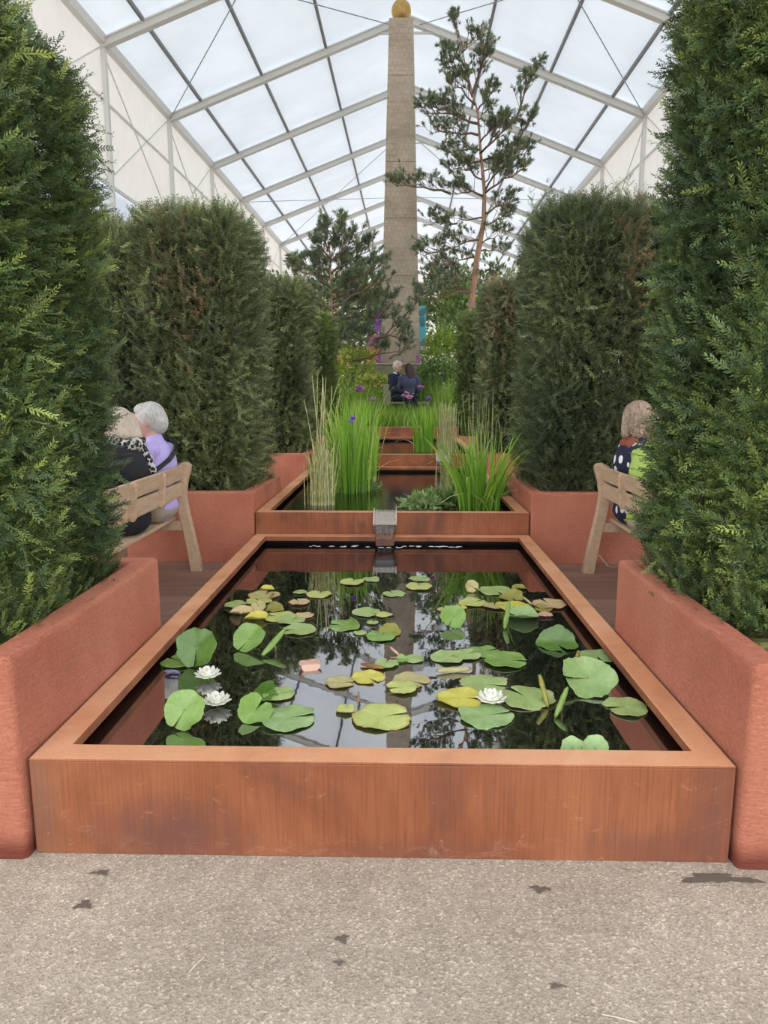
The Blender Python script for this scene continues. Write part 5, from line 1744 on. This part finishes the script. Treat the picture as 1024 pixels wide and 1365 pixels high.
G1 = 'mottled pads in the crowded cluster at the left rear'
PADS = [
 # left side
 (263, 884, 27, 'green', 'dark green lily leaf standing up beside the left rim', 'flat', dict(tilt=62, ang=-1.57, notch=.1, stalk=True)),
 (240, 881, 25, 'bright', 'curled bright leaf at the foot of the dark standing leaf by the left rim', 'fold', dict(fold=70, fdir=.7, foff=.1, ang=2.6)),
 (247, 965, 27, 'bright', 'large rounded leaf tilted up at the near left below the white flowers', 'flat', dict(tilt=55, ang=-2.0, notch=.08, stalk=True)),
 (333, 862, 22, 'bright', 'tilted bright leaf on a stalk, left of the rolled leaf', 'fold', dict(tilt=48, fold=30, fdir=-.8, foff=.2, ang=-2.2, notch=.08, stalk=True)),
 (399, 839, 23, 'pale', 'pale flat pad beside the top of the rolled leaf', 'flat', dict(ang=3.4)),
 (366, 868, 26, 'bright', 'rolled up green leaf leaning left of the bright water', 'roll', dict(fdir=.95, tilt=30, stalk=True)),
 (371, 925, 22, 'pale', 'pale pad with its left half folded over, above the largest left pad', 'flat', dict(ang=3.0)),
 (351, 927, 20, 'green', 'folded green leaf overlapping the pale pad above the largest left pad', 'fold', dict(fold=110, fdir=2.4, foff=-.1, ang=.3)),
 (384, 957, 38, 'bluegreen', 'broad green pad with a worn hole near the left front', 'flat', dict(ang=.2, notch=.25)),
 (340, 953, 25, 'bright', 'raised green lobe at the left of the broad holed pad', 'fold', dict(fold=50, fdir=2.6, foff=.0, ang=1.2, tilt=14)),
 (315, 806, 15, 'pale', 'outermost pale pad at the left of the crowded cluster', 'flat', {}),
 (345, 801, 17, 'yellowgreen', 'yellow green pad at the middle of the crowded left cluster', 'flat', {}),
 (355, 786, 10, 'yellow', 'small yellow pad at the back of the crowded left cluster', 'cup', {}),
 (353, 793, 21, 'tan', 'tan pad behind the yellow green one in the left cluster', 'flat', {}),
 (322, 818, 16, 'peach', 'peach and yellow pad at the front left of the cluster', 'cup', {}),
 (345, 813, 10, 'tan', 'small tan leaf standing in the left cluster', 'flat', dict(tilt=35)),
 (342, 825, 16, 'yellow', 'yellow pad at the front of the crowded left cluster', 'cup', {}),
 (366, 812, 12, 'olive', 'olive leaf bent up in the crowded left cluster', 'fold', dict(fold=60, fdir=1.5)),
 (362, 797, 8, 'brown', 'small reddish brown curled leaf in the left cluster', 'roll', dict(fdir=1.2, tilt=20)),
 (373, 822, 22, 'yellowgreen', 'yellow green pad at the right front of the left cluster', 'flat', {}),
 (388, 827, 19, 'pale', 'pale green pad foremost on the right of the left cluster', 'flat', dict(ang=1)),
 (406, 820, 13, 'peach', 'peach pad at the right end of the left cluster', 'flat', {}),
 (399, 803, 14, 'peach', 'peach pad floating alone right of the left cluster', 'flat', {}),
 (400, 789, 9, 'pale', 'small pale pad at the back right of the left cluster', 'flat', {}),
 (425, 792, 17, 'yellowgreen', 'yellow green pad alone between the left cluster and the obelisk reflection', 'flat', {}),
 # middle
 (470, 776, 16, 'yellowgreen', 'yellow green pad at the back, left of a pair behind the obelisk reflection', 'flat', {}),
 (495, 772, 12, 'pale', 'pale pad at the back, right of a pair left of the obelisk reflection', 'flat', {}),
 (525, 791, 15, 'pale', 'pale pad floating at the rear across the obelisk reflection', 'flat', {}),
 (559, 771, 14, 'pale', 'pale pad rearmost in the pair right of the obelisk reflection', 'flat', {}),
 (559, 782, 18, 'yellowgreen', 'yellow green pad in front of the rear pair right of the obelisk reflection', 'flat', dict(ang=1.6)),
 (489, 816, 19, 'pale', 'pale pad behind the curled bright pad near the middle', 'flat', dict(ang=-.4)),
 (512, 820, 11, 'yellowgreen', 'small pad touching the left of the obelisk reflection', 'flat', {}),
 (460, 833, 23, 'bright', 'bright pad with its right edge curled over near the middle', 'fold', dict(fold=120, fdir=.5, foff=.5, ang=3)),
 (497, 830, 8, 'pale', 'tiny pale pad, upper of two specks near the middle', 'flat', {}),
 (480, 843, 9, 'pale', 'tiny pale pad, lower of two specks near the middle', 'flat', {}),
 (508, 848, 20, 'bright', 'green pad with a torn back edge left of the obelisk reflection', 'flat', dict(ang=1.2)),
 (520, 843, 15, 'olive', 'folded olive lobe behind the torn green pad', 'fold', dict(fold=45, fdir=1.7, foff=0)),
 (526, 870, 10, 'pink', 'small pinkish rolled leaf on the obelisk reflection', 'roll', dict(fdir=2.3, tilt=18)),
 (535, 880, 8, 'bright', 'tiny fresh green leaf on the obelisk reflection', 'fold', dict(fold=60, fdir=1.5)),
 (515, 885, 16, 'pale', 'pale pad behind the brown curled leaf', 'flat', {}),
 (552, 878, 14, 'pale', 'pale pad with a tan edge right of the obelisk reflection', 'flat', dict(ang=0)),
 (491, 902, 23, 'yellow', 'yellow pad beneath the brown curled leaf', 'flat', dict(ang=-1)),
 (496, 889, 18, 'brown', 'brown curled dead leaf on the yellow pad', 'roll', dict(fdir=2.7)),
 (453, 909, 20, 'tan', 'tan pad left of the yellow pad near the middle', 'flat', dict(ang=0)),
 (548, 906, 26, 'tan', 'round tan and yellow pad over the obelisk reflection', 'flat', dict(ang=-.7)),
 (536, 917, 21, 'yellowgreen', 'green edged pad under the round tan pad', 'flat', {}),
 (414, 889, 16, 'pink', 'pink pad with a dark turned underside left of the middle', 'fold', dict(fold=-50, fdir=-1.3, foff=.3, z=.012)),
 (461, 946, 13, 'yellowgreen', 'narrow yellow green pad beside the small brown bud', 'flat', {}),
 (478, 936, 8, 'brown', 'small brown withered leaf standing by the narrow pad', 'roll', dict(fdir=1.5, tilt=70)),
 (509, 955, 40, 'yellowgreen', 'largest yellow green pad at the front middle', 'flat', dict(ang=.25, notch=.18)),
 # right
 (629, 788, 9, 'tan', 'small tan leaf standing at the back of the right group', 'flat', dict(tilt=60)),
 (660, 787, 23, 'pale', 'pale wide pad at the back of the right group', 'flat', dict(ang=-1.2)),
 (692, 785, 10, 'olive', 'dark olive cupped leaf at the back right', 'cup', {}),
 (682, 797, 16, 'olive', 'olive leaf folded up behind the yellow pad at the right', 'fold', dict(fold=40, fdir=1.0)),
 (631, 803, 20, 'yellowgreen', 'yellow green pad rear left of the right group', 'flat', {}),
 (614, 810, 9, 'yellow', 'small yellow pad at the left end of the right group', 'flat', {}),
 (597, 812, 14, 'tan', 'tan half sunk pad at the far left of the right group', 'flat', {}),
 (659, 808, 14, 'tan', 'tan pad between the yellow pads of the right group', 'flat', {}),
 (683, 808, 23, 'yellow', 'bright yellow pad at the right rear', 'flat', {}),
 (703, 803, 9, 'tan', 'tan curled leaf beside the bright yellow rear pad', 'roll', dict(fdir=2.2, tilt=20)),
 (733, 805, 23, 'peach', 'brown and yellow pad nearest the right rim at the rear', 'flat', dict(ang=2)),
 (724, 812, 12, 'olive', 'olive lobe under the brown and yellow pad by the right rim', 'fold', dict(fold=30, fdir=2.0)),
 (727, 820, 10, 'pink', 'pinkish pad in front of the brown and yellow pad', 'flat', {}),
 (697, 823, 22, 'bluegreen', 'green pad with a shaded hollow, behind the rolled stalk', 'cup', {}),
 (676, 832, 22, 'bright', 'upright rolled leaf at the rear of the right group', 'roll', dict(fdir=1.25, tilt=42, stalk=True)),
 (604, 832, 17, 'bright', 'steeply tilted leaf over its dark reflection right of the obelisk', 'flat', dict(tilt=45, ang=-2, notch=.08, stalk=True)),
 (743, 858, 27, 'green', 'heart shaped leaf with its back edge raised near the right rim', 'fold', dict(fold=62, fdir=1.45, foff=.1, ang=-1.4)),
 (597, 876, 23, 'pale', 'long pale pad left of the bright lobed pads', 'flat', dict(ang=0.4)),
 (622, 873, 19, 'pale', 'pale pad between the long pale pad and the lobed pads', 'flat', {}),
 (645, 868, 21, 'bright', 'upper lobed bright pad right of middle', 'flat', dict(ang=.4)),
 (674, 880, 29, 'bright', 'lower lobed bright pad right of middle', 'flat', dict(ang=-.2)),
 (605, 895, 24, 'tan', 'tan rolled leaf lying on the water right of the obelisk', 'roll', dict(fdir=.18)),
 (646, 911, 32, 'pale', 'pale pad behind the white flower', 'flat', dict(ang=-.3)),
 (702, 929, 37, 'pale', 'wide pale pad crossed by the upright folded leaf', 'flat', dict(ang=2.2)),
 (614, 930, 32, 'yellow', 'bright yellow pad left of the white flower', 'flat', dict(ang=-.2)),
 (648, 953, 37, 'bluegreen', 'green pad in front of the white flower', 'flat', dict(ang=.2, notch=.2)),
 (723, 935, 23, 'olive', 'narrow rolled leaf standing through the wide pale pad', 'roll', dict(fdir=1.85, tilt=50, stalk=True)),
 (749, 948, 24, 'bright', 'rolled green leaf standing alone at the right front', 'roll', dict(fdir=.95, tilt=38, stalk=True)),
 (796, 875, 23, 'bluegreen', 'green pad against the right rim behind the large tilted one', 'flat', dict(ang=-1.6)),
 (768, 890, 17, 'olive', 'rolled stalk like leaf behind the large tilted leaf', 'roll', dict(fdir=1.1, tilt=38)),
 (783, 916, 36, 'bluegreen', 'large blue green leaf tilted towards the front right', 'flat', dict(tilt=26, ang=3.3, notch=.16, stalk=True)),
 (834, 942, 29, 'pale', 'pad with a deep notch close against the right rim', 'flat', dict(ang=3.3, notch=.4)),
 (763, 1010, 17, 'bluegreen', 'left leaf of the upright pair at the front rim', 'flat', dict(tilt=62, ang=-1.2, notch=.06)),
 (793, 1010, 18, 'bluegreen', 'right leaf of the upright pair at the front rim', 'flat', dict(tilt=55, ang=-2, notch=.06)),
]
for (X, Y, hw, colr, lab, kd, kw) in PADS:
    kw = dict(kw)
    if kw.get('ang') is None: kw['ang'] = (X * 7 % 63) / 10
    pad(X, Y, hw, colr, lab, kd, **kw)
for X, Y, l in [(505, 597, 'small yellow leaf floating in the third pool, nearer'), (503, 590, 'small yellow leaf floating in the third pool, further')]:
    p = at_z(X, Y, Z3 + .004)
    me_src = bpy.data.objects['water_lily_leaf.030'].data
    o = bpy.data.objects.new('water_lily_leaf', me_src); COL.objects.link(o); o.location = p; o.scale = (.9, .9, .9); tag(o, l, 'lily pad')
# violet petals fallen by the left rim
p = at_z(229, 897, ZP + .004); b = MB()
for k in range(7):
    a = k * .9; b.ell((.02 * math.cos(a), .014 * math.sin(a), .006 + .002 * k), (.016, .010, .003), 8, 5)
o = b.build('fallen_flower', M['faded'], smooth=True); o.location = (p.x, p.y, ZP); tag(o, 'faded violet flower floating against the left rim', 'flower')

# ------------------------------------------------------------------ picture settings
vs = SC.view_settings
vs.view_transform = 'Standard'; vs.look = 'None'; vs.exposure = 0.0; vs.gamma = 1.0
vs.use_curve_mapping = False
SC.display_settings.display_device = 'sRGB'
SC.cycles.use_denoising = True
SC.cycles.max_bounces = 8
SC.cycles.diffuse_bounces = 5
SC.cycles.glossy_bounces = 4
SC.cycles.transmission_bounces = 6
SC.cycles.sample_clamp_indirect = 8.0
